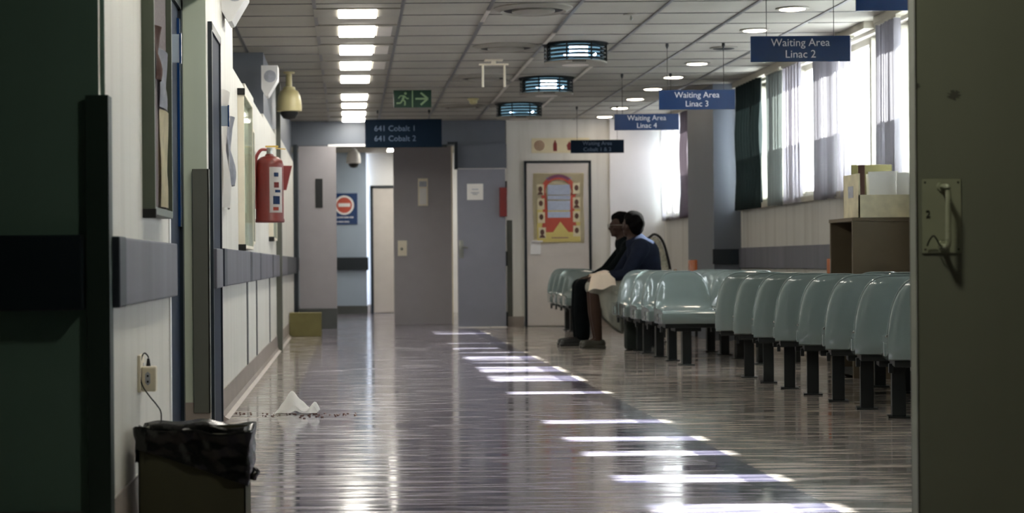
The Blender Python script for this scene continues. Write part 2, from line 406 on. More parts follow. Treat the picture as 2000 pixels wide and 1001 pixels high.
# corner guards
def guard(x0, x1, y, z0, z1, m, name):
    bm = bmesh.new(); box(bm, x0, x1, y-.008, y, z0, z1, .002); box(bm, x1-.008, x1, y-.008, y+.07, z0, z1, .002)
    return struct(name, bm, m)
guard(-.714, XL+.016, 5.012, 0, 1.266, M['guard_dark'], 'trim_12')
guard(-.735, XL+.010, 8.692, .10, 1.255, M['guard'], 'trim_13')
struct('trim_14', B(-.70, -.615, 17.04, 17.2, 0, 1.21, .004), M['guard'])
struct('trim_15', B(XL, -.625, 17.22, 17.28, .1, 2.5, .004), M['guard'])
struct('trim_16', B(1.985, 2.05, YE-.012, YE, .13, 1.33, .003), M['guard'])
struct('trim_17', B(XL, XL+.004, 12.02, 12.16, 0, .69), M['skirt_dark'])
struct('trim_18', B(XL, XL+.004, 13.25, 13.38, 0, .69), M['skirt_dark'])
struct('trim_19', B(XL, XL+.004, 15.45, 15.6, 0, .69), M['skirt_dark'])

# ---------------------------------------------------------------- doors (structure)
# recessed navy door on the left
d = struct('door_1', B(-.812, -.790, 6.95, 8.62, 0, 2.0, .002), M['navy'])
link('door_frame', box(box(B(-.815, -.775, 6.87, 6.95, 0, 2.05), -.815, -.775, 8.62, 8.69, 0, 2.05), -.815, -.775, 6.87, 8.69, 2.0, 2.05), M['navy_dark'], d)
struct('trim_20', box(B(XL-.001, XL+.006, 6.815, 6.86, 0, 2.05), XL-.02, XL+.004, 6.852, 6.862, 0, 2.05), M['wall_white'])
struct('trim_21', B(-.79, -.778, 8.55, 8.69, .98, 1.95), M['sign'])
# second left door, in the wall plane
d = struct('door_2', B(XL, XL+.012, 8.86, 9.42, 0, 1.93, .002), M['navy'])
link('door_frame', box(box(B(XL, XL+.02, 8.82, 8.86, 0, 1.97), XL, XL+.02, 9.42, 9.46, 0, 1.97), XL, XL+.02, 8.82, 9.46, 1.93, 1.97), M['navy_dark'], d)
# front right: big olive door leaf with pull plate
d = struct('door_3', B(1.553, 3.95, 5.02, 5.07, 0, ZC-.005, .003), M['door_olive'])
px = 1.6; pr = bmesh.new()
PX0, PX1 = (1801-680)*5.02/FPX, (1877-680)*5.02/FPX
PZ0, PZ1 = EYE-(494-515+9)*5.02/FPX, EYE-(349-515+9)*5.02/FPX
box(pr, PX0, PX1, 5.015, 5.02, PZ0, PZ1, .001)
pl = link('handle_plate', pr, M['plate'], d)
sc_ = bmesh.new()
for xx in (PX0+.008, PX1-.008):
    for zz in (PZ0+.01, PZ1-.01): cyl(sc_, (xx, 5.0155, zz), (xx, 5.0135, zz), .0032, .0022, 12)
link('plate_screws', sc_, M['blackrub'], pl)
hx = PX0+.053
hb = bmesh.new()
tube(hb, spline([(hx, 5.016, PZ1-.022), (hx, 4.965, PZ1-.024), (hx, 4.958, PZ1-.04), (hx-.001, 4.958, PZ0+.06), (hx-.001, 4.958, PZ0+.03), (hx-.002, 4.968, PZ0+.018), (hx, 5.016, PZ0+.022)], 8), .0075, 12)
cyl(hb, (hx, 5.0155, PZ1-.022), (hx, 5.009, PZ1-.022), .014, .012); cyl(hb, (hx+.002, 5.0155, PZ0+.022), (hx+.002, 5.004, PZ0+.022), .015, .012)
link('pull_handle', hb, M['plate'], d, smooth=True)
hk = bmesh.new()
tube(hk, spline([(PX0+.010, 5.006, PZ0+.020), (PX0+.014, 4.997, PZ0+.036), (PX0+.022, 4.99, PZ0+.047), (PX0+.030, 4.985, PZ0+.036), (PX0+.036, 4.985, PZ0+.024), (PX0+.046, 4.99, PZ0+.018), (hx, 5.0, PZ0+.022)], 6), .0022, 8)
link('hook', hk, M['blackrub'], d, smooth=True)
lettering(d, 'numeral', '2', .028, (PX0+.0155, 5.0135, PZ0+.106), M['blackrub'], ext=.0007)
sm = bmesh.new()
for cx_, cz_, r_ in (((1866-680)*5.02/FPX, EYE+(515-186-9)*5.02/FPX, .022), ((1792-680)*5.02/FPX, EYE+(515-168-9)*5.02/FPX, .014)):
    n_ = 18; poly = [(cx_+r_*(.7+.3*math.sin(3.1*k+r_*90))*math.cos(2*PI*k/n_), cz_+.8*r_*(.7+.3*math.cos(2.3*k))*math.sin(2*PI*k/n_)) for k in range(n_)]
    prism(sm, [(max(p[0], 1.5545), p[1]) for p in poly], 'y', 5.0192, 5.021)
link('scuff_marks', sm, M['guard'], d)
# frame edge of that doorway
struct('trim_22', B(1.553, 1.556, 5.015, 5.075, 0, ZC-.006), M['guard'])

# far opening: dark strip, open left leaf, centre leaf, right leaf
struct('trim_23', B(XL, -.615, 22.55, YE, 0, 2.27, .003), M['navy_dark'])
d = struct('door_4', B(-.607, -.14, 22.80, 22.85, 0, 2.265, .003), M['door_grey'])
link('vision_panel', B(-.40, -.31, 22.79, 22.80, 1.50, 1.86), M['dark_slot'], d)
link('kick_plate', B(-.607, -.14, 22.785, 22.80, .0, .25), M['skirt_dark'], d)
d = struct('door_5', B(.60, 1.355, 24.0, 24.045, 0, 2.33, .003), M['door_grey'])
link('edge_strip', B(1.355, 1.372, 23.995, 24.05, 0, 2.33), M['cream'], d)
link('lock_plate', B(.65, .77, 23.985, 24.0, .90, 1.10, .002), M['cream'], d)
link('lock_knob', sph(bmesh.new(), (.70, 23.97, .99), .018), M['steel'], d, True)
ZT = 1.965
d = struct('door_6', B(1.36, 1.955, 22.75, 22.80, .01, ZT, .003), M['door_cool'])
hb = bmesh.new(); box(hb, 1.375, 1.43, 22.74, 22.75, .86, 1.08, .002); cyl(hb, (1.40, 22.74, 1.0), (1.40, 22.69, 1.0), .011); tube(hb, [(1.40, 22.69, 1.0), (1.45, 22.685, .995), (1.48, 22.69, .99)], .009)
link('door_handle', hb, M['steel'], d, smooth=True)
for z in (.85, .10, 1.72): link('hinge', B(1.955, 1.975, 22.735, 22.80, z-.09, z+.09, .002), M['black'], d)
struct('trim_24', B(1.36, 1.975, 22.78, 22.86, ZT+.01, 2.27), M['wall_grey'])
struct('trim_25', box(B(1.325, 1.365, 22.70, 22.78, 1.96, 2.30), 1.24, 1.365, 22.72, 22.78, 2.27, 2.30), M['navy_dark'])
struct('trim_26', B(-.62, 1.24, 22.84, 22.9, 2.245, 2.275), M['navy_dark'])
struct('trim_27', B(-.24, .24, 22.80, 22.84, 2.255, 2.285, .003), M['white'])
# door with the poster
x0, x1, z1 = 2.20, 3.035, 2.065
d = struct('door_7', B(x0+.03, x1-.03, YE-.03, YE-.005, .012, z1-.03, .002), M['door_cream'])
link('door_frame', box(box(B(x0, x0+.03, YE-.04, YE, 0, z1), x1-.03, x1, YE-.04, YE, 0, z1), x0, x1, YE-.04, YE, z1-.03, z1), M['navy_dark'], d)
hb = bmesh.new(); box(hb, x0+.07, x0+.20, YE-.045, YE-.03, .90, 1.06, .003)
link('lock_plate', hb, M['white'], d)
hb = bmesh.new(); cyl(hb, (x0+.11, YE-.045, 1.06), (x0+.11, YE-.09, 1.06), .014); tube(hb, [(x0+.09, YE-.09, 1.06), (x0+.22, YE-.09, 1.06)], .012)
link('door_handle', hb, M['white'], d, smooth=True)
# door in the far corridor
d = struct('door_8', B(.41, 1.25, 29.66, 29.69, .01, 2.02, .003), M['door_cream'])
link('door_frame', box(box(B(.365, .41, 29.64, 29.7, 0, 2.06), 1.25, 1.29, 29.64, 29.7, 0, 2.06), .365, 1.29, 29.64, 29.7, 2.02, 2.06), M['navy_dark'], d)

# ---------------------------------------------------------------- windows and blinds
for wi, (a, b) in enumerate(RUNS):
    fb = bmesh.new(); n = max(2, round((b-a)/.78)); st = (b-a)/n
    box(fb, XR+.06, XR+.12, a, b, SILL, SILL+.05, .003); box(fb, XR+.06, XR+.12, a, b, HEAD-.05, HEAD, .003)
    for k in range(n+1): box(fb, XR+.0, XR+.12, a+k*st-.025, a+k*st+.025, SILL+.03, HEAD-.03, .003)
    wo = struct('window_%d' % (wi+1), fb, M['winframe'])
    link('sun_cut_film', B(XR+.094, XR+.097, a+.01, b-.01, SILL+.045, 1.93), M['film'], wo)  # added film over the lower panes, shortens the sun stripes on the floor
    for k in range(n): link('pane', B(XR+.088, XR+.092, a+k*st+.02, a+(k+1)*st-.02, SILL+.045, HEAD-.045), M['pale_glass'], wo)
XB = 3.885
def blind(label, y0, y1, m, pitch=.115, wdt=.127, ang=20, zb=1.30, group=None, name='vertical_blind', jit=6, ztop=2.535):
    t = thing(name, label, 'blind' if name == 'vertical_blind' else 'curtain', (XB, (y0+y1)/2, 0), 0, group)
    link('head_rail', B(-.02, .02, -(y1-y0)/2, (y1-y0)/2, ztop-.03, ztop-.005, .003), M['winframe'], t)
    n = max(1, int(round((y1-y0)/pitch)))
    for i in range(n):
        yc = -(y1-y0)/2+(i+.5)*(y1-y0)/n; a = math.radians(ang+random.uniform(-jit, jit))
        bm = bmesh.new(); K = 5; lo = []; hi = []
        zz = zb+random.uniform(-.008, .008); sway = random.uniform(-.008, .008)
        rows = []
        for z in (zz, zz+.02, (zz+ztop)/2, ztop-.03):
            r = []
            for k in range(K):
                s = (k/(K-1)-.5)*wdt; bow = .010*(1-(2*k/(K-1)-1)**2)
                dx = s*math.sin(a)+bow*math.cos(a); dy = s*math.cos(a)-bow*math.sin(a)
                f = (ztop-z)/(ztop-zz)
                r.append(bm.verts.new((dx+sway*f, yc+dy, z)))
            rows.append(r)
        for r0, r1 in zip(rows, rows[1:]):
            for k in range(K-1): bm.faces.new((r0[k], r0[k+1], r1[k+1], r1[k]))
        bmesh.ops.solidify(bm, geom=bm.faces[:], thickness=.0012)
        link('slat', bm, m, t, smooth=True)
    return t
def drape(label, y0, y1, m, zb=1.30, folds=5, amp=.035):
    t = thing('curtain', label, 'curtain', (XB, (y0+y1)/2, 0))
    n = folds*12; rows = []; bm = bmesh.new()
    for j in range(9):
        z = zb+(2.53-zb)*j/8; r = []
        for i in range(n+1):
            u = i/n; y = (u-.5)*(y1-y0)*(1-.12*math.sin(PI*j/8*.6)*(u-.5))
            r.append(bm.verts.new((amp*math.sin(u*folds*2*PI+.4*math.sin(j))*(.8+.2*math.cos(j*1.3)), y, z)))
        rows.append(r)
    for a, b in zip(rows, rows[1:]):
        for i in range(n): bm.faces.new((a[i], a[i+1], b[i+1], b[i]))
    bmesh.ops.solidify(bm, geom=bm.faces[:], thickness=.003)
    link('drop', bm, m, t, smooth=True)
    link('head_rail', B(-.02, .02, -(y1-y0)/2, (y1-y0)/2, 2.53, 2.55, .003), M['winframe'], t)
    return t
drape('dark purple-grey curtain at the near end of the farthest window', 20.15, 20.75, M['fab_purple'], folds=4)
drape('narrow grey curtain hanging midway in the farthest window', 20.95, 21.35, M['fab_purple'], folds=3)
blind('white vertical blind over the far end of the farthest window', 21.4, 22.72, M['fab_white'], ang=15)
drape('dark green-grey curtain bunched beside the grey wall pier', 17.3, 18.3, M['fab_dark'], folds=8)
blind('pale grey vertical blind panels beside the dark curtain by the pier', 16.42, 16.98, M['fab_grey'], ang=-6, pitch=.11, jit=2)
blind('lavender white closed vertical blind panels left of the bright window slit', 15.72, 16.34, M['fab_white'], ang=-4, pitch=.11, jit=2)
blind('bunched pleated grey vertical blind just right of the tall bright window slit', 14.62, 15.26, M['fab_pleat'], pitch=.058, wdt=.075, ang=52, jit=22)
blind('brightly sunlit white vertical blind under the second waiting area sign', 14.12, 14.6, M['fab_white'], ang=4, pitch=.11, jit=2)
blind('pleated grey vertical blind above the papers on the cabinet', 12.92, 13.45, M['fab_pleat'], pitch=.055, wdt=.075, ang=50, jit=22)
def hidden(y0, y1, lab): blind(lab, y0, y1, M['fab_grey'], ang=3, pitch=.10, wdt=.127, jit=1)
hidden(11.62, 12.36, 'grey vertical blind right beside the olive door edge')
GR = 'closed vertical blinds hidden behind the olive door'
for a, b in ((9.32, 11.16), (8.42, 9.08), (8.0, 8.18), (6.90, 7.56), (6.06, 6.64), (5.3, 5.82), (7.79, 7.85)):
    blind('grey closed vertical blind on the window wall behind the olive door', a, b, M['fab_grey'], ang=3, pitch=.10, jit=1, group=GR)

# ---------------------------------------------------------------- ceiling fittings
lab_l = ['nearest lit ceiling panel, cut by the top of the photo', 'second lit ceiling panel from the top, with a pale square beside it', 'third lit ceiling panel from the top of the row', 'fourth lit ceiling panel from the top of the row',
         'fifth lit ceiling panel, last before the wide gap in the row', 'sixth lit ceiling panel, first after the wide gap in the row', 'seventh lit ceiling panel, third from the far end of the row', 'eighth lit ceiling panel, second from the far end of the row', 'farthest lit ceiling panel, beside the navy hanging sign']
for i, yc in enumerate((12.98, 13.97, 15.18, 16.38, 17.58, 19.45, 20.5, 21.6, 22.5)):
    hl = .20 if i == 0 else (.31 if i < 6 else .26)
    t = thing('ceiling_light', lab_l[i], 'ceiling light', (.08, yc, ZC), 0, 'lit panels in a row on the corridor ceiling')
    hs = bmesh.new(); box(hs, -.31, .30, -hl, hl, -.010, 0, .002)
    link('housing', hs, M['vent'], t)
    link('diffuser', B(-.135, .135, -hl+.015, hl-.015, -.022, -.009, .008), M['lamp'], t)
    if i in (1, 2, 3): link('unlit_diffuser', B(.15, .265, -hl+.06, hl-.02, -.016, -.009, .006), M['unlit'], t)
lab_d = ['nearest lit round downlight, at the top edge of the photo', 'lit round downlight above the second waiting area sign', 'unlit round downlight above the left end of the third waiting area sign',
         'lit round downlight nearest the left end of the large blue sign', 'lit round downlight at the hanging wires of the third waiting area sign', 'lit round downlight just past the third waiting area sign, third from the unlit one', 'lit round downlight fourth past the unlit one', 'lit round downlight above the fourth waiting area sign, second from the far end', 'farthest lit round downlight near the end wall']
for i, yc in enumerate((12.96, 14.15, 15.33, 16.5, 17.7, 18.9, 20.05, 21.2, 22.45)):
    t = thing('downlight', lab_d[i], 'downlight', (3.15, yc, ZC), 0, 'round downlights along the window side')
    link('rim', lathe(bmesh.new(), [(.085, 0), (.115, 0), (.118, -.006), (.10, -.012), (.088, -.010)]), M['vent'], t, True)
    link('lens', lathe(bmesh.new(), [(.088, -.001), (.09, -.010), (.07, -.014), (.0, -.016)]), M['dark_slot'] if i == 2 else M['downlamp'], t, True)
# drum fittings with stacked smoked rings
def drum(x, y, lit, lab):
    t = thing('drum_light', lab, 'drum light', (x, y, ZC), 0, 'round ringed drum lights on the ceiling')
    link('mounting_disc', lathe(bmesh.new(), [(.27, 0), (.27, -.006), (.2, -.012), (.0, -.012)]), M['dark_slot'], t, True)
    for k in range(4):
        z = -.022-.032*k
        link('louvre_ring', lathe(bmesh.new(), [(.215, z), (.252, z-.004), (.256, z-.016), (.250, z-.024), (.235, z-.024), (.215, z-.006)], seg=48), M['louvre'], t, True)
    link('lamp_bowl', lathe(bmesh.new(), [(.17, -.012), (.20, -.03), (.20, -.128), (.15, -.134), (0, -.134)]), M['bowl'], t, True)
    for k in range(8):
        an = PI/8+k*PI/4; c, s = math.cos(an), math.sin(an)
        link('strap', B(-.006, .006, -.004, .004, -.15, -.008, M4=Matrix.Translation((c*.259, s*.259, 0))), M['black'], t)
    if lit:
        link('lamp_tube', box(B(-.075, .075, -.207, -.201, -.12, -.085 if lit == 1 else -.06, .002), -.075, .075, -.2065, -.202, -.078 if lit == 1 else -.055, -.045, .002), M['drumlamp'], t)
    link('lamp_bulb', sph(sph(bmesh.new(), (.13, -.205, -.105), .014), (-.105, -.205, -.105), (.020, .012, .010)), M['drumlamp'], t, True)
    link('base_ring', lathe(bmesh.new(), [(.18, -.150), (.255, -.148), (.26, -.156), (.25, -.166), (.12, -.172), (0, -.172)], seg=48), M['vent'], t, True)
    g = bmesh.new()
    for k in range(9): box(g, -.055+k*.0125, -.048+k*.0125, -.262, -.255, -.172, -.158)
    link('vent_slots', g, M['dark_slot'], t)
    link('base_lip', lathe(bmesh.new(), [(.0, -.173), (.10, -.173), (.12, -.171)]), M['unlit'], t, True)
drum(1.87, 15.0, 1, 'nearest and largest ringed drum light on the ceiling')
drum(1.93, 17.75, 2, 'middle ringed drum light on the ceiling')
drum(1.93, 20.6, 0, 'farthest and smallest ringed drum light with a dark centre')
for yc in (11.75, 10.55, 9.35, 8.15, 6.95, 5.8):
    t = thing('ceiling_light', 'lit panel of the corridor ceiling nearer than the photo shows', 'ceiling light', (.08, yc, ZC), 0, 'lit ceiling panels overhead near the doorway')
    link('housing', B(-.31, .30, -.31, .31, -.010, 0, .002), M['vent'], t)
    link('diffuser', B(-.135, .135, -.295, .295, -.022, -.009, .008), M['lamp'], t)
for yc in (24.6, 26.9, 28.6):  # added panels, out of sight, to brighten the far corridor
    t = thing('ceiling_light', 'added unseen panel brightening the far corridor behind the grey doors', 'ceiling light', (.9, yc, ZC), 0, 'added unseen panels in the far corridor')
    link('housing', B(-.31, .30, -.31, .31, -.010, 0, .002), M['vent'], t)
    link('diffuser', B(-.27, .27, -.28, .28, -.022, -.009, .008), M['lamp'], t)
# round air diffusers
lab_v = ['nearest round ceiling air vent, at the top edge of the photo', 'round ceiling air vent left of the largest drum light', 'round ceiling air vent above the pair of ceiling brackets', 'round ceiling air vent right of the green exit sign']
for i, y in enumerate((12.85, 15.1, 17.55, 20.8)):
    t = thing('air_vent', lab_v[i], 'air vent', (1.31, y, ZC), 0, 'round air vents in the ceiling')
    link('rim', lathe(bmesh.new(), [(.22, 0), (.275, 0), (.275, -.008), (.23, -.030), (.20, -.010)], seg=48), M['vent'], t, True)
    link('slot', lathe(bmesh.new(), [(.0, -.002), (.225, -.002), (.225, -.016), (.0, -.016)], seg=40), M['dark_slot'], t, True)
    link('centre_plate', lathe(bmesh.new(), [(.15, -.018), (.15, -.030), (.10, -.040), (0, -.042)], seg=40), M['vent'], t, True)
t = thing('sign_bracket', 'pair of empty cream hanger rods below the ceiling left of the drum lights', 'bracket', (1.29, 16.1, ZC))
link('crossbar', box(B(-.13, .13, -.02, .02, -.05, -.035, .003), -.08, .08, -.05, .05, -.012, 0, .003), M['cream'], t)
link('stem', B(-.02, .02, -.02, .02, -.036, -.010), M['cream'], t)
for s in (-1, 1): link('rod', cyl(bmesh.new(), (s*.095, 0, -.04), (s*.095, 0, -.24), .010), M['cream'], t, True)
t = thing('smoke_detector', 'small round smoke detector on the ceiling right of the exit sign', 'smoke detector', (1.37, 19.9, ZC))
link('base', lathe(bmesh.new(), [(.062, 0), (.062, -.015), (.05, -.02)]), M['beige'], t, True)
link('sensor_head', lathe(bmesh.new(), [(.045, -.018), (.042, -.05), (.028, -.062), (0, -.064)]), M['beige'], t, True)
for i, (x, y, lab) in enumerate(((2.05, 13.2, 'small ceiling sprinkler rosette above the largest drum light'), )):
    t = thing('sprinkler', lab, 'sprinkler', (x, y, ZC))
    link('rosette', lathe(bmesh.new(), [(.06, 0), (.055, -.008), (.02, -.012)]), M['vent'], t, True)
    link('sprinkler_head', cyl(sph(bmesh.new(), (0, 0, -.035), .012), (0, 0, -.008), (0, 0, -.035), .007), M['steel'], t, True)

# ---------------------------------------------------------------- hanging signs
def hang_sign(x, y, z0, z1, wd, lines, lab, m, tm, size=.085, rods=None, ty=(.042, -.042), al='CENTER', tx=0, gap=0):
    t = thing('hanging_sign', lab, 'sign', (x, y, (z0+z1)/2))
    h = (z1-z0)/2
    link('panel', B(-wd/2, wd/2, -.008, .008, -h, h, .002), m, t)
    for s in rods or (-.32*wd/.62*.62, .32*wd/.62*.62):
        rb_ = bmesh.new(); cyl(rb_, (s, 0, h-.003), (s, 0, ZC-(z0+z1)/2-.001), .0022, seg=8)
        link('hanging_wire', rb_, M['black'], t)
        link('ceiling_hook', lathe(bmesh.new(), [(.012, ZC-(z0+z1)/2-.0005), (.014, ZC-(z0+z1)/2-.02), (.004, ZC-(z0+z1)/2-.045)], (s, 0, 0), 12), M['black'], t, True)
    for i, L_ in enumerate(lines): lettering(t, 'lettering', L_, size, (tx, -.0092, ty[i]), tm, al)
    return t
hang_sign(2.85, 9.15, 2.04, 2.20, .62, [], 'blue hanging sign cut off at the top right beside the olive door', M['sign'], M['text'], rods=(-.22, .22))
hang_sign(2.83, 11.45, 2.038, 2.198, .62, ['Waiting Area', 'Linac 2'], 'large blue hanging sign lettered Waiting Area Linac 2', M['sign'], M['text'], .068, (-.21, .21), (.037, -.035))
hang_sign(2.86, 15.0, 2.038, 2.198, .62, ['Waiting Area', 'Linac 3'], 'blue hanging sign lettered Waiting Area Linac 3, between the largest sign and Linac 4', M['sign'], M['text'], .068, (-.24, .22), (.037, -.035))
hang_sign(2.84, 17.4, 2.045, 2.198, .61, ['Waiting Area', 'Linac 4'], 'smaller blue hanging sign lettered Waiting Area Linac 4 before the farthest window', M['sign'], M['text'], .068, (-.23, .23), (.037, -.035))
hang_sign(2.86, 21.0, 2.045, 2.195, .61, ['Waiting Area', 'Cobalt 1 & 2'], 'dark navy hanging sign above the poster door, lettered Waiting Area Cobalt 1 & 2', M['sign_dark'], M['text_dim'], .062, (-.23, .23), (.035, -.035))
hang_sign(.653, 21.3, 2.145, 2.472, .89, ['641 Cobalt 1', '641 Cobalt 2'], 'large navy hanging sign lettered 641 Cobalt 1 and 2 above the far doors', M['sign_dark'], M['text_dim'], .092, (-.3, .3), (.055, -.062), 'LEFT', -.34)
# exit sign
t = thing('exit_sign', 'green exit sign with running man and arrow under the ceiling', 'exit sign', (.675, 18.9, 2.492))
link('panel', B(-.195, .195, -.012, .012, -.088, .088, .002), M['exit'], t)
link('divider', B(-.006, .006, -.015, -.011, -.088, .088), M['exit_mark'], t)
rm = bmesh.new()
prism(rm, disc_poly(-.072, .056, .014, 16), 'y', -.016, -.012)
def stroke(bm, pts, w, y0=-.016, y1=-.012):
    for (a, b), (c, d_) in zip(pts, pts[1:]):
        dx, dz = c-a, d_-b; L_ = math.hypot(dx, dz); nx, nz = -dz/L_*w, dx/L_*w
        prism(bm, [(a+nx, b+nz), (c+nx, d_+nz), (c-nx, d_-nz), (a-nx, b-nz)], 'y', y0, y1)
stroke(rm, [(-.085, .035), (-.10, -.005)], .012)
stroke(rm, [(-.085, .03), (-.125, .032), (-.145, .005)], .006)
stroke(rm, [(-.08, .03), (-.062, .005), (-.038, .003)], .006)
stroke(rm, [(-.10, -.005), (-.075, -.03), (-.08, -.068)], .008)
stroke(rm, [(-.10, -.005), (-.122, -.042), (-.165, -.045)], .008)
link('running_man', rm, M['exit_mark'], t)
am = bmesh.new(); stroke(am, [(.03, 0), (.155, 0)], .009); stroke(am, [(.085, .062), (.158, 0), (.085, -.062)], .010)
link('arrow', am, M['exit_mark'], t)

# ---------------------------------------------------------------- seats
NP = 26
def seat_shell():
    bm = bmesh.new(); K = 22; rows = []
    def section(t):
        a = abs(t); top = .405+(.722-.405)*max(0, 1-a**4.0)**(1/3.0)
        cur = a**5
        pts = []
        # front apron bottom -> lip -> pan -> back front -> top -> back rear -> bottom
        pts += [(-.185, .325), (-.205, .345), (-.216, .375), (-.214, .405), (-.198, .421), (-.17, .426)]
        pts += [(-.09, .418+.012*cur), (.0, .412+.016*cur), (.07, .412+.02*cur), (.115, .42+.02*cur)]
        hz = lambda f: .425+(top-.425)*f
        curl = .045*cur
        pts += [(.145-curl*.4, max(.43, hz(.12))), (.165-curl*.8, max(.434, hz(.35))), (.180-curl, max(.438, hz(.62))), (.192-curl, max(.442, hz(.85))), (.199-curl, max(.445, hz(.96)))]
        pts += [(.205-curl, max(.447, top))]
        pts += [(.213-curl, max(.445, hz(.96))), (.215-curl*.9, max(.44, hz(.85))), (.214-curl*.8, max(.435, hz(.6))), (.212-curl*.6, max(.43, hz(.3)))]
        pts += [(.212-curl*.5, .415), (.212-curl*.5, .36), (.205-curl*.4, .330), (.19-curl*.4, .322)]
        pts += [(.10, .322), (-.10, .322)]
        return pts
    for k in range(K+1):
        t = -1+2*k/K; t = math.sin(t*PI/2)
        r = []
        for (y, z) in section(t):
            f = (z-.42)/.30 if z > .42 else 0
            hw = .222*(1-.13*max(0, f)**1.3) if y > .05 else .222
            if z < .40: hw *= .985+.015*(z-.32)/.08
            r.append(bm.verts.new((hw*t, y, z)))
        rows.append(r)
    n = len(rows[0])
    for a, b in zip(rows, rows[1:]):
        for i in range(n): bm.faces.new((a[i], a[(i+1) % n], b[(i+1) % n], b[i]))
    bm.faces.new(rows[0]); bm.faces.new(rows[-1])
    bmesh.ops.remove_doubles(bm, verts=bm.verts, dist=.0004)
    return bm
def edge_bm():
    pts = []
    for k in range(33):
        t = math.sin((-1+2*k/32)*PI/2); a = abs(t); top = .405+(.722-.405)*max(0, 1-a**4.0)**(1/3.0)
        z = max(.447, top); f = (z-.42)/.30; hw = .222*(1-.13*max(0, f)**1.3)
        pts.append((hw*t, .206-.045*a**5, z-.001))
    for s in (1, -1):
        y = .206-.045; tail = [(s*.2235, y-.03, .436), (s*.2235, .05, .432), (s*.2235, -.10, .430), (s*.2225, -.185, .424)]
        pts = pts+tail if s > 0 else tail[::-1]+pts
    return tube(bmesh.new(), pts, .0055, 8)
def rim_bm(s):
    """small moulded side lugs beside the pan"""
    bm = bmesh.new()
    box(bm, s*.218-.010, s*.218+.010, -.19, .02, .335, .40, .006)
    return bm
proto = thing('waiting_seat', 'x', 'seat', (0, 0, 0))
o = link('shell', seat_shell(), M['seat'], proto, smooth=True)
link('edge_rim', edge_bm(), M['seat'], proto, smooth=True)
link('side_lug', rim_bm(-1), M['seat'], proto, smooth=True)
link('side_lug', rim_bm(1), M['seat'], proto, smooth=True)
bm = bmesh.new(); box(bm, -.19, .19, -.14, .17, .292, .324, .004); box(bm, -.10, .10, -.06, .14, .262, .294, .004); box(bm, -.205, -.185, -.02, .02, .255, .30, .002); box(bm, .185, .205, -.02, .02, .255, .30, .002)
link('seat_bracket', bm, M['black'], proto)
link('leg', B(-.034, .034, -.005, .075, .010, .265, .003), M['black'], proto)
fp = bmesh.new(); box(fp, -.055, .055, -.03, .10, 0, .010, .002); link('foot_plate', fp, M['black'], proto)
first = [True]
def place(x, y, rz, lab, grp):
    t = proto if first[0] else copy_tree(proto); first[0] = False
    t.location = (x, y, 0); t.rotation_euler = (0, 0, rz); t['label'] = lab; t['group'] = grp; return t
ordn = ['nearest', 'second', 'third', 'fourth', 'fifth', 'sixth', 'seventh', 'eighth']
A = math.radians(168)
for i in range(8):
    y = 8.80+.545*i
    lab = ('%s pale green seat of the long row seen from behind, counting from the olive door' % ordn[i]) if i < 7 else 'farthest pale green seat of the row seen from behind, next to the one facing us'
    place(2.80-.007*i, y+.0, A, lab, 'pale green seats seen from behind')
for i in range(6):
    place(3.36, 8.9+.545*i, A, 'pale green seat behind the long front row, only its curved top showing', 'pale green seats of the window-side row seen from behind')
for i, y in enumerate((14.14, 14.76, 15.36, 16.0)):
    place(2.605, y, 0, ['pale green seat facing the camera squarely, in front of all its row', 'pale green seat just behind the one facing the camera', 'third pale green seat back from the one facing the camera', 'pale green seat with a bright white edge, near the seated people'][i], 'pale green seats facing the camera')
place(2.62, 16.52, PI, 'darker pale green seat right beside the cream cloth on the lap', 'pale green seat beside the people')
for i, y in enumerate((14.2, 15.0, 15.6, 16.2)):
    place(3.2, y, 0, 'pale green seat top showing right of the one facing the camera', 'pale green seats on the window side facing the camera')
P1 = place(2.79, 17.12, -PI/2, 'pale green seat under the person in the navy top', 'pale green seats under the people')
P2 = place(2.79, 17.66, -PI/2, 'pale green seat under the person in black trousers', 'pale green seats under the people')
for i, y in enumerate((20.25, 20.75, 21.25, 21.75)):
    place(2.60, y, 0, ['nearest of the far cluster of pale green seats left of the people', 'second of the far cluster of pale green seats before the poster door', 'third of the far cluster of pale green seats before the poster door', 'farthest pale green seat, leftmost bright edge before the poster door'][i], 'far cluster of pale green seats')

# ---------------------------------------------------------------- people
def fuse(name, bm, m, parent, voxel=.010, smooth_it=4, off=(0, 0, 0)):
    if off != (0, 0, 0): bmesh.ops.translate(bm, verts=bm.verts, vec=(-off[0], -off[1], -off[2]))
    me = bpy.data.meshes.new(name); bm.to_mesh(me); bm.free()
    tmp = bpy.data.objects.new(name+'_tmp', me); COL.objects.link(tmp)
    r = tmp.modifiers.new('r', 'REMESH'); r.mode = 'VOXEL'; r.voxel_size = voxel; r.use_smooth_shade = True
    s = tmp.modifiers.new('s', 'SMOOTH'); s.iterations = smooth_it; s.factor = .5
    dg = bpy.context.evaluated_depsgraph_get(); dg.update()
    out = bpy.data.meshes.new_from_object(tmp.evaluated_get(dg)); bpy.data.objects.remove(tmp); bpy.data.meshes.remove(me)
    out.name = name; out.materials.clear(); out.materials.append(m)
    for p in out.polygons: p.use_smooth = True
    o = bpy.data.objects.new(name, out); COL.objects.link(o); o.parent = parent; return o
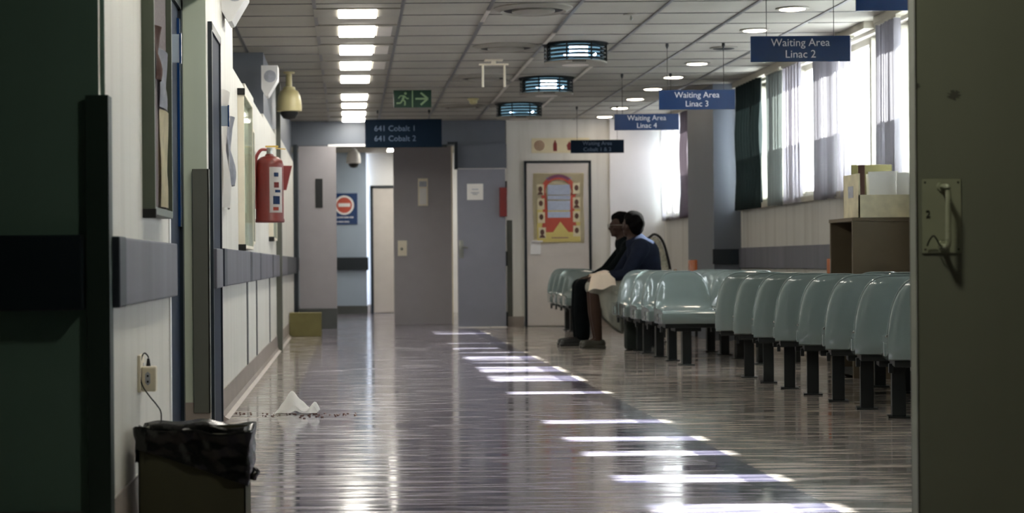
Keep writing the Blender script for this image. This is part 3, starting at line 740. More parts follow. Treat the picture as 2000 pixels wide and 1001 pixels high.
def hand(bm, wrist, fwd, palm, side, curl=.5, s=1.0):
    """wrist point, fwd = towards the fingers, palm = palm normal (inner), side = thumb side"""
    W, F, N, S = Vector(wrist), Vector(fwd).normalized(), Vector(palm).normalized(), Vector(side).normalized()
    for k in range(4):
        off = (k-1.5)*.019*s
        cap(bm, W-S*off*.4, W+F*.078*s-S*off, .014*s, .0115*s, 8)
        L_ = (.068, .078, .072, .055)[k]*s; p = W+F*.08*s-S*off; d = F.copy()
        for j in range(3):
            d = (d+N*curl*.75).normalized(); q = p+d*L_*(.45, .32, .25)[j]
            cap(bm, p, q, (.0095-.001*j)*s, (.0085-.001*j)*s, 8); p = q
    b0 = W+F*.022*s+S*.018*s; b1 = b0+(S*.8+F*.6).normalized()*.036*s; b2 = b1+(F*.9+N*.4+S*.1).normalized()*.03*s; b3 = b2+(F*.8+N*.6).normalized()*.024*s
    cap(bm, b0, b1, .013*s, .011*s, 8); cap(bm, b1, b2, .011*s, .009*s, 8); cap(bm, b2, b3, .009*s, .0075*s, 8)
def head(bm, c, yaw, tilt=0.0, s=1.0):
    """head centre at c; faces -X rotated by yaw about Z"""
    Rm = Matrix.Translation(c) @ Matrix.Rotation(yaw, 4, 'Z') @ Matrix.Rotation(tilt, 4, 'Y')
    def P(x, y, z): return Rm @ Vector((x*s, y*s, z*s))
    R3 = Rm.to_3x3().to_4x4()
    def E(x, y, z, rx, ry, rz, n=18): sph(bm, P(x, y, z), (rx*s, ry*s, rz*s), n, R3)
    E(.012, 0, .032, .098, .077, .088); E(-.018, 0, -.01, .076, .066, .085); E(-.040, 0, -.062, .050, .050, .048)
    E(-.075, 0, -.088, .020, .022, .018, 10)      # chin
    E(-.088, 0, .018, .014, .046, .012, 12)       # brow
    cap(bm, P(-.088, 0, .01), P(-.108, 0, -.024), .009*s, .014*s, 10)   # nose
    for q in (-1, 1):
        E(-.106, q*.013, -.030, .008, .008, .007, 8)
        E(-.080, q*.030, .002, .012, .014, .009, 10)   # eyelid / eyeball bulge
        E(-.055, q*.045, -.025, .026, .018, .02, 10)  # cheek
        E(.014, q*.076, -.008, .017, .010, .030, 10)  # ear
        E(.018, q*.082, .006, .012, .008, .014, 8)
    E(-.091, 0, -.052, .012, .024, .007, 10); E(-.088, 0, -.064, .012, .021, .008, 10)  # lips
    return P
def hair_cap(P, bm, s=1.0, bun=False):
    for (x, y, z, r) in ((.03, 0, .052, .088), (.052, 0, .02, .082), (.062, 0, -.02, .066), (.0, 0, .068, .076), (-.038, 0, .075, .052), (.02, .045, .04, .052), (.02, -.045, .04, .052), (.055, .035, 0, .05), (.055, -.035, 0, .05)):
        sph(bm, P(x, y, z), r*s, 14)

# --- the nearer person: navy top, grey skirt, cream cloth on the lap, head turned slightly away
OY = 17.08
def person_near():
    root = thing('person', 'seated person in a navy top and grey skirt holding a cream cloth', 'person', (2.70, OY, 0)); OFF = (2.70, OY, 0)
    def V(x, y, z): return Vector((x, OY+y, z))
    b = bmesh.new()
    hipL, hipR = V(2.70, -.095, .53), V(2.70, .095, .53)
    # torso leaning forward, rounded back
    for p, q, r0, r1 in ((V(2.72, 0, .54), V(2.755, 0, .70), .145, .135), (V(2.755, 0, .70), V(2.735, 0, .87), .135, .14), (V(2.735, 0, .87), V(2.68, 0, .985), .135, .09), (V(2.67, 0, .98), V(2.645, 0, 1.08), .055, .052)):
        cap(b, p, q, r0, r1, 18)
    for sg in (-1, 1):
        cap(b, V(2.70, sg*.07, .92), V(2.70, sg*.15, .915), .085, .07, 14)
        cap(b, V(2.72, sg*.09, .55), V(2.285, sg*.085, .555), .092, .062, 14)
        cap(b, V(2.285, sg*.085, .555), V(2.29, sg*.075, .33), .060, .054, 12)
        cap(b, V(2.29, sg*.075, .33), V(2.315, sg*.07, .085), .054, .034, 12)
        cap(b, V(2.32, sg*.07, .055), V(2.20, sg*.085, .035), .038, .028, 12)
    # arms: elbow low by the flank, hands on the lap
    for sg, ex, hx_ in ((-1, 2.56, 2.36), (1, 2.54, 2.36)):
        sh = V(2.69, sg*.175, .91); el = V(ex, sg*.20, .685); wr = V(hx_, sg*.09, .665)
        cap(b, sh, el, .052, .042, 12); cap(b, el, wr, .040, .027, 12)
        hand(b, wr, (-.9, -sg*.35, -.1), (0, 0, -1), (0, -sg, .2), .45)
    P = head(b, V(2.645, 0, 1.135), math.radians(-52), math.radians(4))
    fuse('body', b, M['skin'], root, .0085, 3, OFF)
    h = bmesh.new(); hair_cap(P, h)
    ho = fuse('hair', h, M['hair'], root, .010, 3, OFF)
    c = bmesh.new()
    for p, q, r0, r1 in ((V(2.735, 0, .56), V(2.765, 0, .70), .165, .152), (V(2.765, 0, .70), V(2.745, 0, .87), .152, .155), (V(2.742, 0, .87), V(2.69, 0, .965), .15, .105)):
        cap(c, p, q, r0, r1, 20)
    for sg, ex, hx_ in ((-1, 2.56, 2.40), (1, 2.54, 2.40)):
        cap(c, V(2.71, sg*.07, .92), V(2.70, sg*.155, .92), .10, .082, 16)
        sh = V(2.695, sg*.175, .905); el = V(ex, sg*.20, .68); wr = V(hx_, sg*.115, .668)
        cap(c, sh, el, .075, .060, 14); cap(c, el, wr, .058, .040, 14)
    fuse('navy_top', c, M['navy_cloth'], root, .011, 5, OFF)
    # skirt: over the thighs then a hanging drape with folds
    k = bmesh.new()
    for sg in (-1, 1): cap(k, V(2.72, sg*.09, .56), V(2.29, sg*.09, .565), .115, .078, 16)
    cap(k, V(2.72, 0, .56), V(2.30, 0, .57), .11, .07, 16)
    rows = []; NS = 30
    for j in range(9):
        f = j/8; z = .60-.47*f
        cx = 2.40+.035*f; rx = .19-.075*f; ry = .165+.0*f; r = []
        for i in range(NS):
            a = 2*PI*i/NS; w_ = 1+.09*f*math.sin(6*a+1.0)
            zz = z+.22*f*((1+math.cos(a-PI))/2)**1.5   # hem rises towards the knees
            r.append(k.verts.new(V(cx+rx*w_*math.cos(a), ry*w_*math.sin(a), zz)))
        rows.append(r)
    for a_, b_ in zip(rows, rows[1:]):
        for i in range(NS): k.faces.new((a_[i], a_[(i+1) % NS], b_[(i+1) % NS], b_[i]))
    k.faces.new(rows[0]); k.faces.new(rows[-1])
    fuse('grey_skirt', k, M['grey_cloth'], root, .011, 3, OFF)
    for sg in (-1, 1):
        s_ = bmesh.new(); cap(s_, V(2.34, sg*.07, .045), V(2.19, sg*.085, .036), .043, .034, 14); box(s_, 2.155, 2.38, OY+sg*.078-.04, OY+sg*.078+.04, 0.0, .022, .006)
        fuse('shoe', s_, M['shoe2'], root, .007, 2, OFF)
    return root
person_near()
cl = bmesh.new(); n = 22; rows = []
for j in range(n+1):
    r = []
    for i in range(n+1):
        u, v = i/n, j/n
        x = 2.245+.21*u; y = OY-.250+.34*v
        z = .722-.030*u+.012*math.sin(9*u+3*v)+.010*math.sin(11*v+2*u)
        over = max(0, .28-v)/.28
        z -= .19*over**1.1*(1-.35*u)+.05*max(0, .35-u)*3*(1-over); x -= .045*over*(1-u); y -= .004*math.sin(9*u)*over
        r.append(cl.verts.new((x, y, z)))
    rows.append(r)
for a, b in zip(rows, rows[1:]):
    for i in range(n): cl.faces.new((a[i], a[i+1], b[i+1], b[i]))
bmesh.ops.solidify(cl, geom=cl.faces[:], thickness=.012)
t = T(link('lap_cloth', cl, M['cream_cloth'], smooth=True), 'cream folded cloth lying on the lap of the seated person', 'cloth')

# --- the farther person: dark clothes, black trousers, glasses, looking left
OY2 = 17.62
def person_far():
    root = thing('person', 'seated person in glasses and black trousers, farther of the two', 'person', (2.68, OY2, 0)); OFF = (2.68, OY2, 0)
    def V(x, y, z): return Vector((x, OY2+y, z))
    b = bmesh.new()
    for p, q, r0, r1 in ((V(2.71, 0, .54), V(2.75, 0, .70), .145, .14), (V(2.75, 0, .70), V(2.72, 0, .88), .14, .145), (V(2.72, 0, .88), V(2.655, 0, .99), .135, .09), (V(2.645, 0, .99), V(2.615, 0, 1.09), .058, .054)):
        cap(b, p, q, r0, r1, 18)
    for sg in (-1, 1):
        cap(b, V(2.68, sg*.07, .93), V(2.68, sg*.16, .925), .085, .07, 14)
        cap(b, V(2.71, sg*.09, .55), V(2.235, sg*.10, .56), .088, .062, 14)
        cap(b, V(2.235, sg*.10, .56), V(2.22, sg*.10, .33), .060, .055, 12)
        cap(b, V(2.22, sg*.10, .33), V(2.21, sg*.10, .085), .055, .036, 12)
        cap(b, V(2.22, sg*.10, .055), V(2.09, sg*.11, .035), .038, .028, 12)
        sh = V(2.67, sg*.18, .92); el = V(2.50, sg*.20, .72); wr = V(2.33, sg*.11, .655)
        cap(b, sh, el, .052, .042, 12); cap(b, el, wr, .040, .027, 12)
        hand(b, wr, (-.9, -sg*.3, -.15), (0, 0, -1), (0, -sg, .2), .35)
    P = head(b, V(2.615, 0, 1.148), math.radians(0), math.radians(-2))
    fuse('body', b, M['skin'], root, .0085, 3, OFF)
    h = bmesh.new(); hair_cap(P, h, .95); fuse('hair', h, M['hair'], root, .010, 3, OFF)
    c = bmesh.new()
    for p, q, r0, r1 in ((V(2.725, 0, .56), V(2.76, 0, .70), .16, .155), (V(2.76, 0, .70), V(2.73, 0, .88), .155, .158), (V(2.725, 0, .88), V(2.665, 0, .97), .15, .105)): cap(c, p, q, r0, r1, 20)
    for sg in (-1, 1):
        cap(c, V(2.69, sg*.07, .925), V(2.68, sg*.16, .93), .10, .082, 16)
        cap(c, V(2.675, sg*.18, .91), V(2.50, sg*.20, .715), .072, .056, 14); cap(c, V(2.50, sg*.20, .715), V(2.36, sg*.125, .66), .056, .038, 14)
    fuse('dark_jacket', c, M['black_cloth'], root, .011, 5, OFF)
    k = bmesh.new()
    for sg in (-1, 1):
        cap(k, V(2.71, sg*.09, .56), V(2.235, sg*.10, .565), .105, .078, 16)
        cap(k, V(2.235, sg*.10, .565), V(2.225, sg*.10, .33), .078, .078, 14); cap(k, V(2.225, sg*.10, .33), V(2.235, sg*.10, .10), .078, .070, 14)
    cap(k, V(2.74, 0, .57), V(2.65, 0, .56), .14, .12, 14)
    fuse('black_trousers', k, M['black_cloth'], root, .011, 4, OFF)
    for sg in (-1, 1):
        s_ = bmesh.new(); cap(s_, V(2.24, sg*.10, .05), V(2.05, sg*.115, .036), .046, .033, 14); box(s_, 2.01, 2.28, OY2+sg*.107-.042, OY2+sg*.107+.042, 0.0, .024, .006)
        fuse('shoe', s_, M['shoe'], root, .007, 2, OFF)
    g = bmesh.new()
    for sg in (-1, 1):
        pts = [P(-.112, sg*.034+.022*math.cos(a), .002+.018*math.sin(a)) for a in [2*PI*i/20 for i in range(21)]]
        tube(g, pts, .0016, 6); tube(g, [P(-.112, sg*.056, .006), P(-.06, sg*.078, .006), P(.01, sg*.082, .003)], .0016, 6)
    tube(g, [P(-.112, -.012, .006), P(-.115, 0, .009), P(-.112, .012, .006)], .0016, 6)
    link('glasses', g, M['steel'], root, smooth=True, off=OFF)
person_far()
# pale bag with a dark strap behind the people
bx, by = 2.93, 18.30
t = thing('shoulder_bag', 'pale patterned bag with a dark strap standing behind the seated people', 'bag', (3.075, by, 0))
bm = bmesh.new(); prism(bm, [(-.03, .42), (.16, .42), (.13, .62), (.085, .86), (.03, 1.02), (-.035, 1.06), (-.085, 1.02), (-.08, .95), (-.045, .90), (-.03, .70)], 'y', -.06, .06)
bmesh.ops.bevel(bm, geom=bm.edges[:], offset=.018, segments=3, affect='EDGES')
link('bag_body', bm, M['bag_pale'], t, True)
bm = bmesh.new(); tube(bm, spline([(.17, -.065, .44), (.14, -.068, .62), (.10, -.07, .84), (.045, -.07, 1.01), (-.03, -.07, 1.07), (-.10, -.06, 1.03), (-.17, -.05, 1.05)], 6), .013)
link('strap', bm, M['blackrub'], t, True)
# support seat for the bag
place(3.06, 18.30, -PI/2, 'pale green seat carrying the pale bag behind the people', 'pale green seat behind the people')
t = thing('floor_bag', 'dark bag on the floor under the seats beside the people', 'bag', (2.62, 16.75, 0))
bm = B(-.10, .12, -.08, .08, 0, .26, .03); link('bag_body', bm, M['bag_dark'], t, True)
bm = bmesh.new(); tube(bm, spline([(-.05, -.05, .255), (-.04, -.06, .285), (.05, -.06, .285), (.06, -.05, .255)], 6), .006); link('handle', bm, M['blackrub'], t, True)

# ---------------------------------------------------------------- wooden chairs at the window wall
def wood_chair(x, y, rz, lab):
    t = thing('wooden_chair', lab, 'chair', (x, y, 0), rz, 'wooden chairs against the window wall')
    link('seat', B(-.2, .2, -.2, .2, .42, .45, .01), M['wood_orange'], t, True)
    for sx_ in (-1, 1):
        link('leg', B(sx_*.18-.018, sx_*.18+.018, -.19, -.155, 0, .42, .004), M['black'], t)
        link('leg', B(sx_*.18-.018, sx_*.18+.018, .155, .19, 0, .42, .004), M['black'], t)
        link('back_post', B(sx_*.18-.016, sx_*.18+.016, .16, .19, .45, .80, .004), M['wood_orange'], t)
    link('back_rest', B(-.20, .20, .155, .195, .66, .815, .015), M['wood_orange'], t, True)
wood_chair(3.52, 14.6, -PI/2, 'orange wooden chair whose back shows left of the brown cabinet')
wood_chair(3.50, 19.55, -PI/2, 'orange wooden chair whose back shows right of the seated people')
bpy.data.objects['wooden_chair'].location.x = 3.70
t = thing('brown_handbag', 'dark brown bag top showing at the edge of the olive door', 'bag', (2.56, 8.25, 0))
# ---------------------------------------------------------------- cabinet with papers
t = thing('cabinet', 'brown open-fronted cabinet against the window wall behind the seats', 'cabinet', (3.67, 12.66, 0))
link('side_panel', B(-.27, .27, -.295, -.27, 0, 1.06, .002), M['cab'], t); link('side_panel', B(-.27, .27, .27, .295, 0, 1.06, .002), M['cab'], t)
link('top_panel', B(-.275, .27, -.30, .30, 1.06, 1.085, .003), M['cab'], t)
link('back_panel', B(.25, .265, -.27, .27, .02, 1.06), M['cab_in'], t); link('shelf', B(-.25, .25, -.27, .27, .50, .52), M['cab_in'], t)
link('base_panel', B(-.26, .25, -.27, .27, .02, .05), M['cab_in'], t)
Z0 = 1.085
t = thing('storage_carton', 'pale open carton of papers standing on the brown cabinet', 'carton', (3.66, 12.62, Z0))
bm = bmesh.new(); box(bm, -.20, .22, -.19, -.18, 0, .155); box(bm, -.20, -.19, -.19, .19, 0, .30); box(bm, .21, .22, -.19, .19, 0, .155); box(bm, -.20, .22, .18, .19, 0, .30); box(bm, -.20, .22, -.18, .18, 0, .006)
link('carton_body', bm, M['paper_cream'], t)
link('label', B(-.203, -.2, -.06, .06, .14, .22), M['paper_grey'], t)
link('torn_edge', B(-.20, -.155, -.185, -.18, .12, .36, .002), M['poster_brown'], t)
t = thing('paper_stack', 'stack of white papers standing in the carton on the cabinet', 'papers', (3.69, 12.60, Z0+.0065))
bm = bmesh.new()
for k in range(10): box(bm, -.14+.004*k, .06-.003*k, -.12+.02*k, -.113+.02*k, 0, .31-.008*(k % 4), M4=Matrix.Rotation(math.radians(k % 3-1)*1.5, 4, 'Y'))
link('sheets', bm, M['paper'], t)
link('front_sheet', B(.04, .15, -.135, -.130, .0, .30), M['paper'], t)
T(link('cardboard_flap', B(3.50, 3.78, 12.74, 12.76, Z0+.0065, Z0+.375, .003), M['card']), 'brown cardboard sheet standing behind the papers on the cabinet', 'cardboard')

# ---------------------------------------------------------------- left wall fittings
# tall pin board, nearest
Y0, Y1 = 5.98, 6.56
t = thing('notice_board', 'tall framed grey pin board nearest on the left wall', 'notice board', (XL, (Y0+Y1)/2, 1.6)); OFF = (XL, (Y0+Y1)/2, 1.6)
link('backing', B(XL, XL+.022, Y0, Y1, .985, 2.2), M['cork'], t, off=OFF)
link('frame', box(box(box(B(XL, XL+.042, Y0-.012, Y0+.004, .972, 2.2, .002), XL, XL+.042, Y1-.004, Y1+.012, .972, 2.2, .002), XL, XL+.042, Y0, Y1, .966, .992, .002), XL, XL+.042, Y0, Y1, 2.2, 2.22, .002), M['alu'], t, off=OFF)
link('corner_cap', B(XL, XL+.044, Y0-.016, Y0+.008, .955, .985, .003), M['blackrub'], t, off=OFF)
def wall_paper(name, lab, cat, x, y0, y1, z0, z1, m, bulge=.006, group=None):
    bm = bmesh.new(); n = 10; nz = 10; rows = []
    for j in range(nz+1):
        r = []
        for i in range(n+1):
            u, v = i/n, j/nz
            r.append(bm.verts.new((x+bulge*math.sin(PI*u)*(.6+.4*math.sin(7*v))+bulge*.3*(1+math.sin(5*v+3*u)), y0+(y1-y0)*u, z0+(z1-z0)*v)))
        rows.append(r)
    for a, b in zip(rows, rows[1:]):
        for i in range(n): bm.faces.new((a[i], a[i+1], b[i+1], b[i]))
    bmesh.ops.solidify(bm, geom=bm.faces[:], thickness=.001)
    return T(link(name, bm, m, smooth=True), lab, cat, group)
wall_paper('notice', 'shiny brown leaflet pinned high on the nearest pin board', 'notice', XL+.026, 6.10, 6.22, 1.42, 1.60, M['poster_brown'], .016)
wall_paper('notice', 'grey printed sheet pinned on the nearest pin board', 'notice', XL+.026, 6.24, 6.50, 1.34, 1.54, M['paper_grey'], .012)
wall_paper('notice', 'long pale column of printed sheets on the nearest pin board', 'notice', XL+.027, 6.26, 6.52, 1.0, 1.335, M['paper_cream'], .010)
# projecting room signs
def flag_sign(y, z, lab):
    t = thing('door_sign', lab, 'sign', (XL, y, z), 0, 'small projecting room signs')
    link('panel', B(.006, .052, -.006, .006, -.052, .052, .002), M['wall_blue'], t)
    link('holder', box(B(0, .008, -.012, .012, -.056, .056, .002), .050, .058, -.010, .010, -.056, .056, .002), M['sign'], t)
flag_sign(6.78, 1.60, 'small blue projecting sign beside the nearest pin board')
flag_sign(9.5, 1.57, 'small grey projecting sign beside the second navy door')
wall_paper('notice', 'long white sheet hanging below the second projecting sign', 'notice', XL+.004, 9.54, 9.98, 1.10, 1.72, M['paper'], .03)
wall_paper('notice', 'pale blue sheet curling from the wall past the second navy door', 'notice', XL+.004, 10.05, 10.35, 1.24, 1.62, M['paper_grey'], .03)
# glass fronted boards
def glass_board(y0, y1, z0, z1, lab, m, dep=.03):
    OFF = (XL, (y0+y1)/2, (z0+z1)/2)
    t = thing('display_case', lab, 'display case', OFF)
    link('backing', B(XL, XL+.010, y0, y1, z0, z1), m, t, off=OFF)
    link('frame', box(box(box(B(XL, XL+dep, y0-.015, y0, z0, z1, .002), XL, XL+dep, y1, y1+.015, z0, z1, .002), XL, XL+dep, y0, y1, z0-.01, z0+.01, .002), XL, XL+dep, y0, y1, z1-.01, z1+.01, .002), M['cream'], t, off=OFF)
    link('glass', B(XL+dep-.006, XL+dep-.003, y0, y1, z0, z1), M['gloss_glass'], t, off=OFF)
    link('corner_cap', box(B(XL, XL+dep+.006, y0-.03, y0, z0-.025, z0+.015, .003), XL, XL+dep+.006, y0-.03, y0, z1-.015, z1+.025, .003), M['blackrub'], t, off=OFF)
glass_board(11.2, 12.2, .91, 1.85, 'tall glass-fronted display case with black corner caps on the left wall', M['paper_cream'], .04)
glass_board(12.32, 12.74, .95, 1.72, 'narrow greenish display case past the tall glass-fronted one', M['paper_grey'], .025)
glass_board(15.5, 16.3, 1.02, 1.68, 'far display case behind the red fire extinguisher', M['paper'], .04)
# speakers
def speaker(y, z, lab):
    t = thing('wall_speaker', lab, 'speaker', (XL-(.033 if y > 15 else 0), y, z), 0, 'white wall speakers')
    bm = bmesh.new(); prism(bm, [(0, -.03), (.035, -.09), (.055, -.085), (.135, .05), (.135, .16), (0, .16)], 'y', -.02, .24)
    # shape: outline in x,z -> wedge box
    link('cabinet', bm, M['white'], t)
    pts = lathe(bmesh.new(), [(.05, 0), (.05, .004), (.03, .007), (0, .008)], seg=24)
    bmesh.ops.rotate(pts, verts=pts.verts, cent=(0, 0, 0), matrix=Matrix.Rotation(PI/2, 3, 'X'))
    bmesh.ops.translate(pts, verts=pts.verts, vec=(.072, -.020, .07))
    link('grille', pts, M['paper_grey'], t, True)
speaker(9.85, 2.19, 'white wall speaker at the top edge above the left wall')
speaker(15.05, 2.27, 'white wall speaker high on the left wall beside the camera dome')
# dome cameras
def dome(x, y, ztop, lab, m, s=1.0, br=True):
    t = thing('dome_camera', lab, 'security camera', (x, y, ztop))
    link('shell', lathe(bmesh.new(), [(.026*s, -.02), (.028*s, -.125*s), (.050*s, -.13*s), (.056*s, -.155*s), (.080*s, -.17*s), (.096*s, -.205*s), (.105*s, -.25*s), (.109*s, -.30*s), (.109*s, -.34*s), (.085*s, -.345*s)]), m, t, True)
    link('dome', lathe(bmesh.new(), [(.078*s, -.34*s), (.076*s, -.365*s), (.052*s, -.40*s), (0, -.412*s)]), M['blackrub'], t, True)
    link('mount', lathe(bmesh.new(), [(.05*s, 0), (.05*s, -.015), (.026*s, -.022), (.026*s, -.05)]), m, t, True)
dome(-.535, 17.0, ZC, 'beige domed security camera hanging beside the left wall', M['beige'], 1.07)
dome(.09, 26.6, ZC, 'white domed security camera in the far corridor above the blue sign', M['white'], .95)
# extinguisher
def extinguisher(x, y, z0, lab):
    t = thing('fire_extinguisher', lab, 'fire extinguisher', (x, y, z0)); t.scale = (1.14, 1.14, .97)
    link('cylinder', lathe(bmesh.new(), [(.088, 0), (.093, .008), (.091, .022), (.087, .03), (.087, .42), (.080, .45), (.055, .475), (.030, .485), (.022, .50)], seg=36), M['red'], t, True)
    bm = bmesh.new(); K = 10
    for zz0, zz1, mm in ((.07, .40, 0),):
        rs_ = []
        for i in range(K+1):
            a = math.radians(-88+60*i/K); rs_.append((bm.verts.new((.0885*math.cos(a), .0885*math.sin(a), zz0)), bm.verts.new((.0885*math.cos(a), .0885*math.sin(a), zz1))))
        for a, b in zip(rs_, rs_[1:]): bm.faces.new((a[0], b[0], b[1], a[1]))
    bmesh.ops.solidify(bm, geom=bm.faces[:], thickness=-.001)
    lb = link('label', bm, M['paper'], t, True); lb['label'] = 'white instruction label'
    for za, zb_, mm, a0, a1 in ((.33, .36, 'sign', -70, -50), (.25, .29, 'redplastic', -70, -48), (.13, .19, 'sign', -74, -44), (.215, .235, 'sign', -66, -40), (.085, .11, 'poster_red', -74, -50)):
        bm = bmesh.new(); rs_ = []
        for i in range(5):
            a = math.radians(a0+(a1-a0)*i/4); rs_.append((bm.verts.new((.0905*math.cos(a), .0905*math.sin(a), za)), bm.verts.new((.0905*math.cos(a), .0905*math.sin(a), zb_))))
        for a, b in zip(rs_, rs_[1:]): bm.faces.new((a[0], b[0], b[1], a[1]))
        bmesh.ops.solidify(bm, geom=bm.faces[:], thickness=-.0006); link('label_print', bm, M[mm], lb, True)
    link('valve', cyl(cyl(bmesh.new(), (0, 0, .49), (0, 0, .545), .018), (0, -.03, .525), (0, .03, .525), .010), M['steel'], t, True)
    bm = bmesh.new(); box(bm, -.025, .055, -.010, .010, .548, .560, .003); box(bm, -.02, .045, -.010, .010, .538, .545, .003, M4=Matrix.Rotation(math.radians(6), 4, 'Y'))
    link('lever', bm, M['yellow'], t)
    bm = bmesh.new(); tube(bm, spline([(-.02, -.02, .53), (-.055, -.05, .52), (-.085, -.06, .44), (-.092, -.055, .25), (-.088, -.04, .10)], 8), .011); link('hose', bm, M['redplastic'], t, True)
    link('wall_bracket', B(-.098, -.088, -.03, .03, .30, .52, .003), M['black'], t)
    return t
extinguisher(-.552, 13.0, EYE-(433-515)*13.0/FPX, 'red fire extinguisher with white label hanging on the left wall')
t = thing('fire_sign', 'small red tapering fire sign behind the extinguisher on the left wall', 'sign', (XL, 17.5, 1.61))
bm = bmesh.new(); prism(bm, [(0, -.11), (.085, -.10), (.140, .13), (0, .13)], 'y', -.006, .006); link('panel', bm, M['redplastic'], t)
link('wall_plate', B(0, .006, -.03, .03, -.11, .13, .001), M['redplastic'], t)
# socket, adapter and cord
t = thing('wall_socket', 'cream wall socket low on the left wall above the bin box', 'socket', (XL, 5.84, .455))
link('cover_plate', B(0, .010, -.055, .055, -.055, .062, .003), M['cream'], t)
link('rocker', B(.010, .014, .012, .032, .01, .035, .001), M['white'], t)
t = thing('plug_adapter', 'cream plug adapter with two round pin holes in the socket', 'adapter', (XL+.0105, 5.83, .447))
link('adapter_body', B(0, .046, -.025, .025, -.046, .034, .006), M['cream'], t)
fm = bmesh.new()
prism(fm, [(.012, -.018), (.020, -.026), (.028, -.018), (.028, .010), (.020, .018), (.012, .010)], 'y', -.0275, -.0245); link('socket_face', fm, M['paper_grey'], t)
link('pin_holes', cyl(cyl(bmesh.new(), (.020, -.028, .004), (.020, -.027, .004), .0035), (.020, -.028, -.014), (.020, -.027, -.014), .0035), M['blackrub'], t)
bm = bmesh.new()
tube(bm, spline([(XL+.030, 5.83, .500), (XL+.029, 5.83, .512), (XL+.018, 5.83, .522), (XL+.010, 5.82, .508), (XL+.006, 5.798, .47), (XL+.014, 5.79, .425), (XL+.036, 5.79, .390), (XL+.060, 5.79, .360), (XL+.072, 5.80, .335), (XL+.070, 5.81, .29), (XL+.064, 5.82, .22), (XL+.06, 5.83, .12), (XL+.05, 5.84, .02)], 8), .0022, 8)
cyl(bm, (XL+.030, 5.83, .4795), (XL+.030, 5.83, .505), .008, .004, 10)
T(link('power_cord', bm, M['blackrub'], smooth=True), 'thin black power cord looping from the socket behind the bin box', 'cord')

# ---------------------------------------------------------------- bin box with liner
BX0, BX1, BY0, BY1, BZ = -.628, -.310, 5.45, 5.74, .30
t = thing('cardboard_bin', 'dark cardboard box used as a bin on the floor by the left wall', 'box', ((BX0+BX1)/2, (BY0+BY1)/2, 0)); OFF = ((BX0+BX1)/2, (BY0+BY1)/2, 0)
bm = bmesh.new(); th = .005
box(bm, BX0, BX1, BY0, BY0+th, 0, BZ); box(bm, BX0, BX1, BY1-th, BY1, 0, BZ); box(bm, BX0, BX0+th, BY0, BY1, 0, BZ); box(bm, BX1-th, BX1, BY0, BY1, 0, BZ); box(bm, BX0, BX1, BY0, BY1, 0, th)
link('carton', bm, M['card_dark'], t, off=OFF)
link('bottom_flap', B(BX1, BX1+.045, BY0+.02, BY1-.02, 0.0, .006, M4=Matrix.Translation((BX1, 0, .003)) @ Matrix.Rotation(math.radians(-14), 4, 'Y') @ Matrix.Translation((-BX1, 0, 0.004))), M['card'], t, off=OFF)
lettering(t, 'lettering', 'I IT', .030, (BX1-.060-OFF[0], BY0-.0015-OFF[1], .045), M['card_ink'], sx=1.7)
# liner: front skirt with a diagonal hem, rim, side skirt
t = T(bpy.data.objects.new('bin_liner', None), 'crumpled shiny black bin liner folded over the rim of the box', 'bin liner'); COL.objects.link(t); t.location = OFF
def crumple(x, y, z, a=.006): 
    return a*(math.sin(61*x+23*z)+math.sin(47*z-31*x+2)+.8*math.sin(97*x+71*y+50*z)+.6*math.sin(140*z+33*y))*.4
bm = bmesh.new(); NU, NV = 84, 26; per = []
# perimeter of rim, starting front-left going right, then the right side, back, left
L1, L2 = BX1-BX0+.012, BY1-BY0+.012; tot = 2*(L1+L2)
def rim(s):
    s = s % tot
    if s < L1: return (BX0-.006+s, BY0-.006, 0, -1)
    if s < L1+L2: return (BX1+.006, BY0-.006+s-L1, 1, 0)
    if s < 2*L1+L2: return (BX1+.006-(s-L1-L2), BY1+.006, 0, 1)
    return (BX0-.006, BY1+.006-(s-2*L1-L2), -1, 0)
NU = 220; rows = []
for i in range(NU):
    s = tot*i/NU; x, y, nx, ny = rim(s)
    top = BZ+.010+.006*math.sin(17*s)+.005*math.sin(41*s+1)
    if s < L1: hem = BZ-.045-.075*(s/L1)**1.15 - .035*min(1, s/L1*1.0); 
    elif s < L1+L2: hem = BZ-.155-.02*math.sin(9*s)
    elif s < 2*L1+L2: hem = BZ-.10
    else: hem = BZ-.085
    if s < .05: top += .010*(1-s/.05)
    col = []
    for j in range(16):   # outside: hem up to rim
        f = j/15; z = hem+(top-hem)*f
        d_ = .004+.007*f**3+crumple(x, y, z, .0065)
        if s > L1 and s < L1+L2: d_ += .010*math.sin(PI*f)*abs(math.sin(20*s))
        d_ = max(d_, .0015); col.append((x+nx*d_, y+ny*d_, z))
    for j in range(1, 9):  # inside: rim down into the box
        f = j/8; z = top-(.11)*f; d_ = -.016-.01*f+crumple(x, y, z, .004)
        col.append((x+nx*d_, y+ny*d_, z))
    rows.append([bm.verts.new(c) for c in col])
for i in range(NU):
    a, b = rows[i], rows[(i+1) % NU]
    for j in range(len(a)-1): bm.faces.new((a[j], a[j+1], b[j+1], b[j]))
link('liner_film', bm, M['bag'], t, smooth=True, off=OFF, auto=False)
bm = bmesh.new(); sph(bm, (BX1+.024, BY0+.03, BZ-.128), (.014, .02, .016), 12); sph(bm, (BX1+.030, BY0+.035, BZ-.115), (.010, .016, .012), 10)
for v in bm.verts: v.co.x += .004*math.sin(200*v.co.z+90*v.co.y)
link('liner_knot', bm, M['bag'], t, smooth=True, off=OFF)

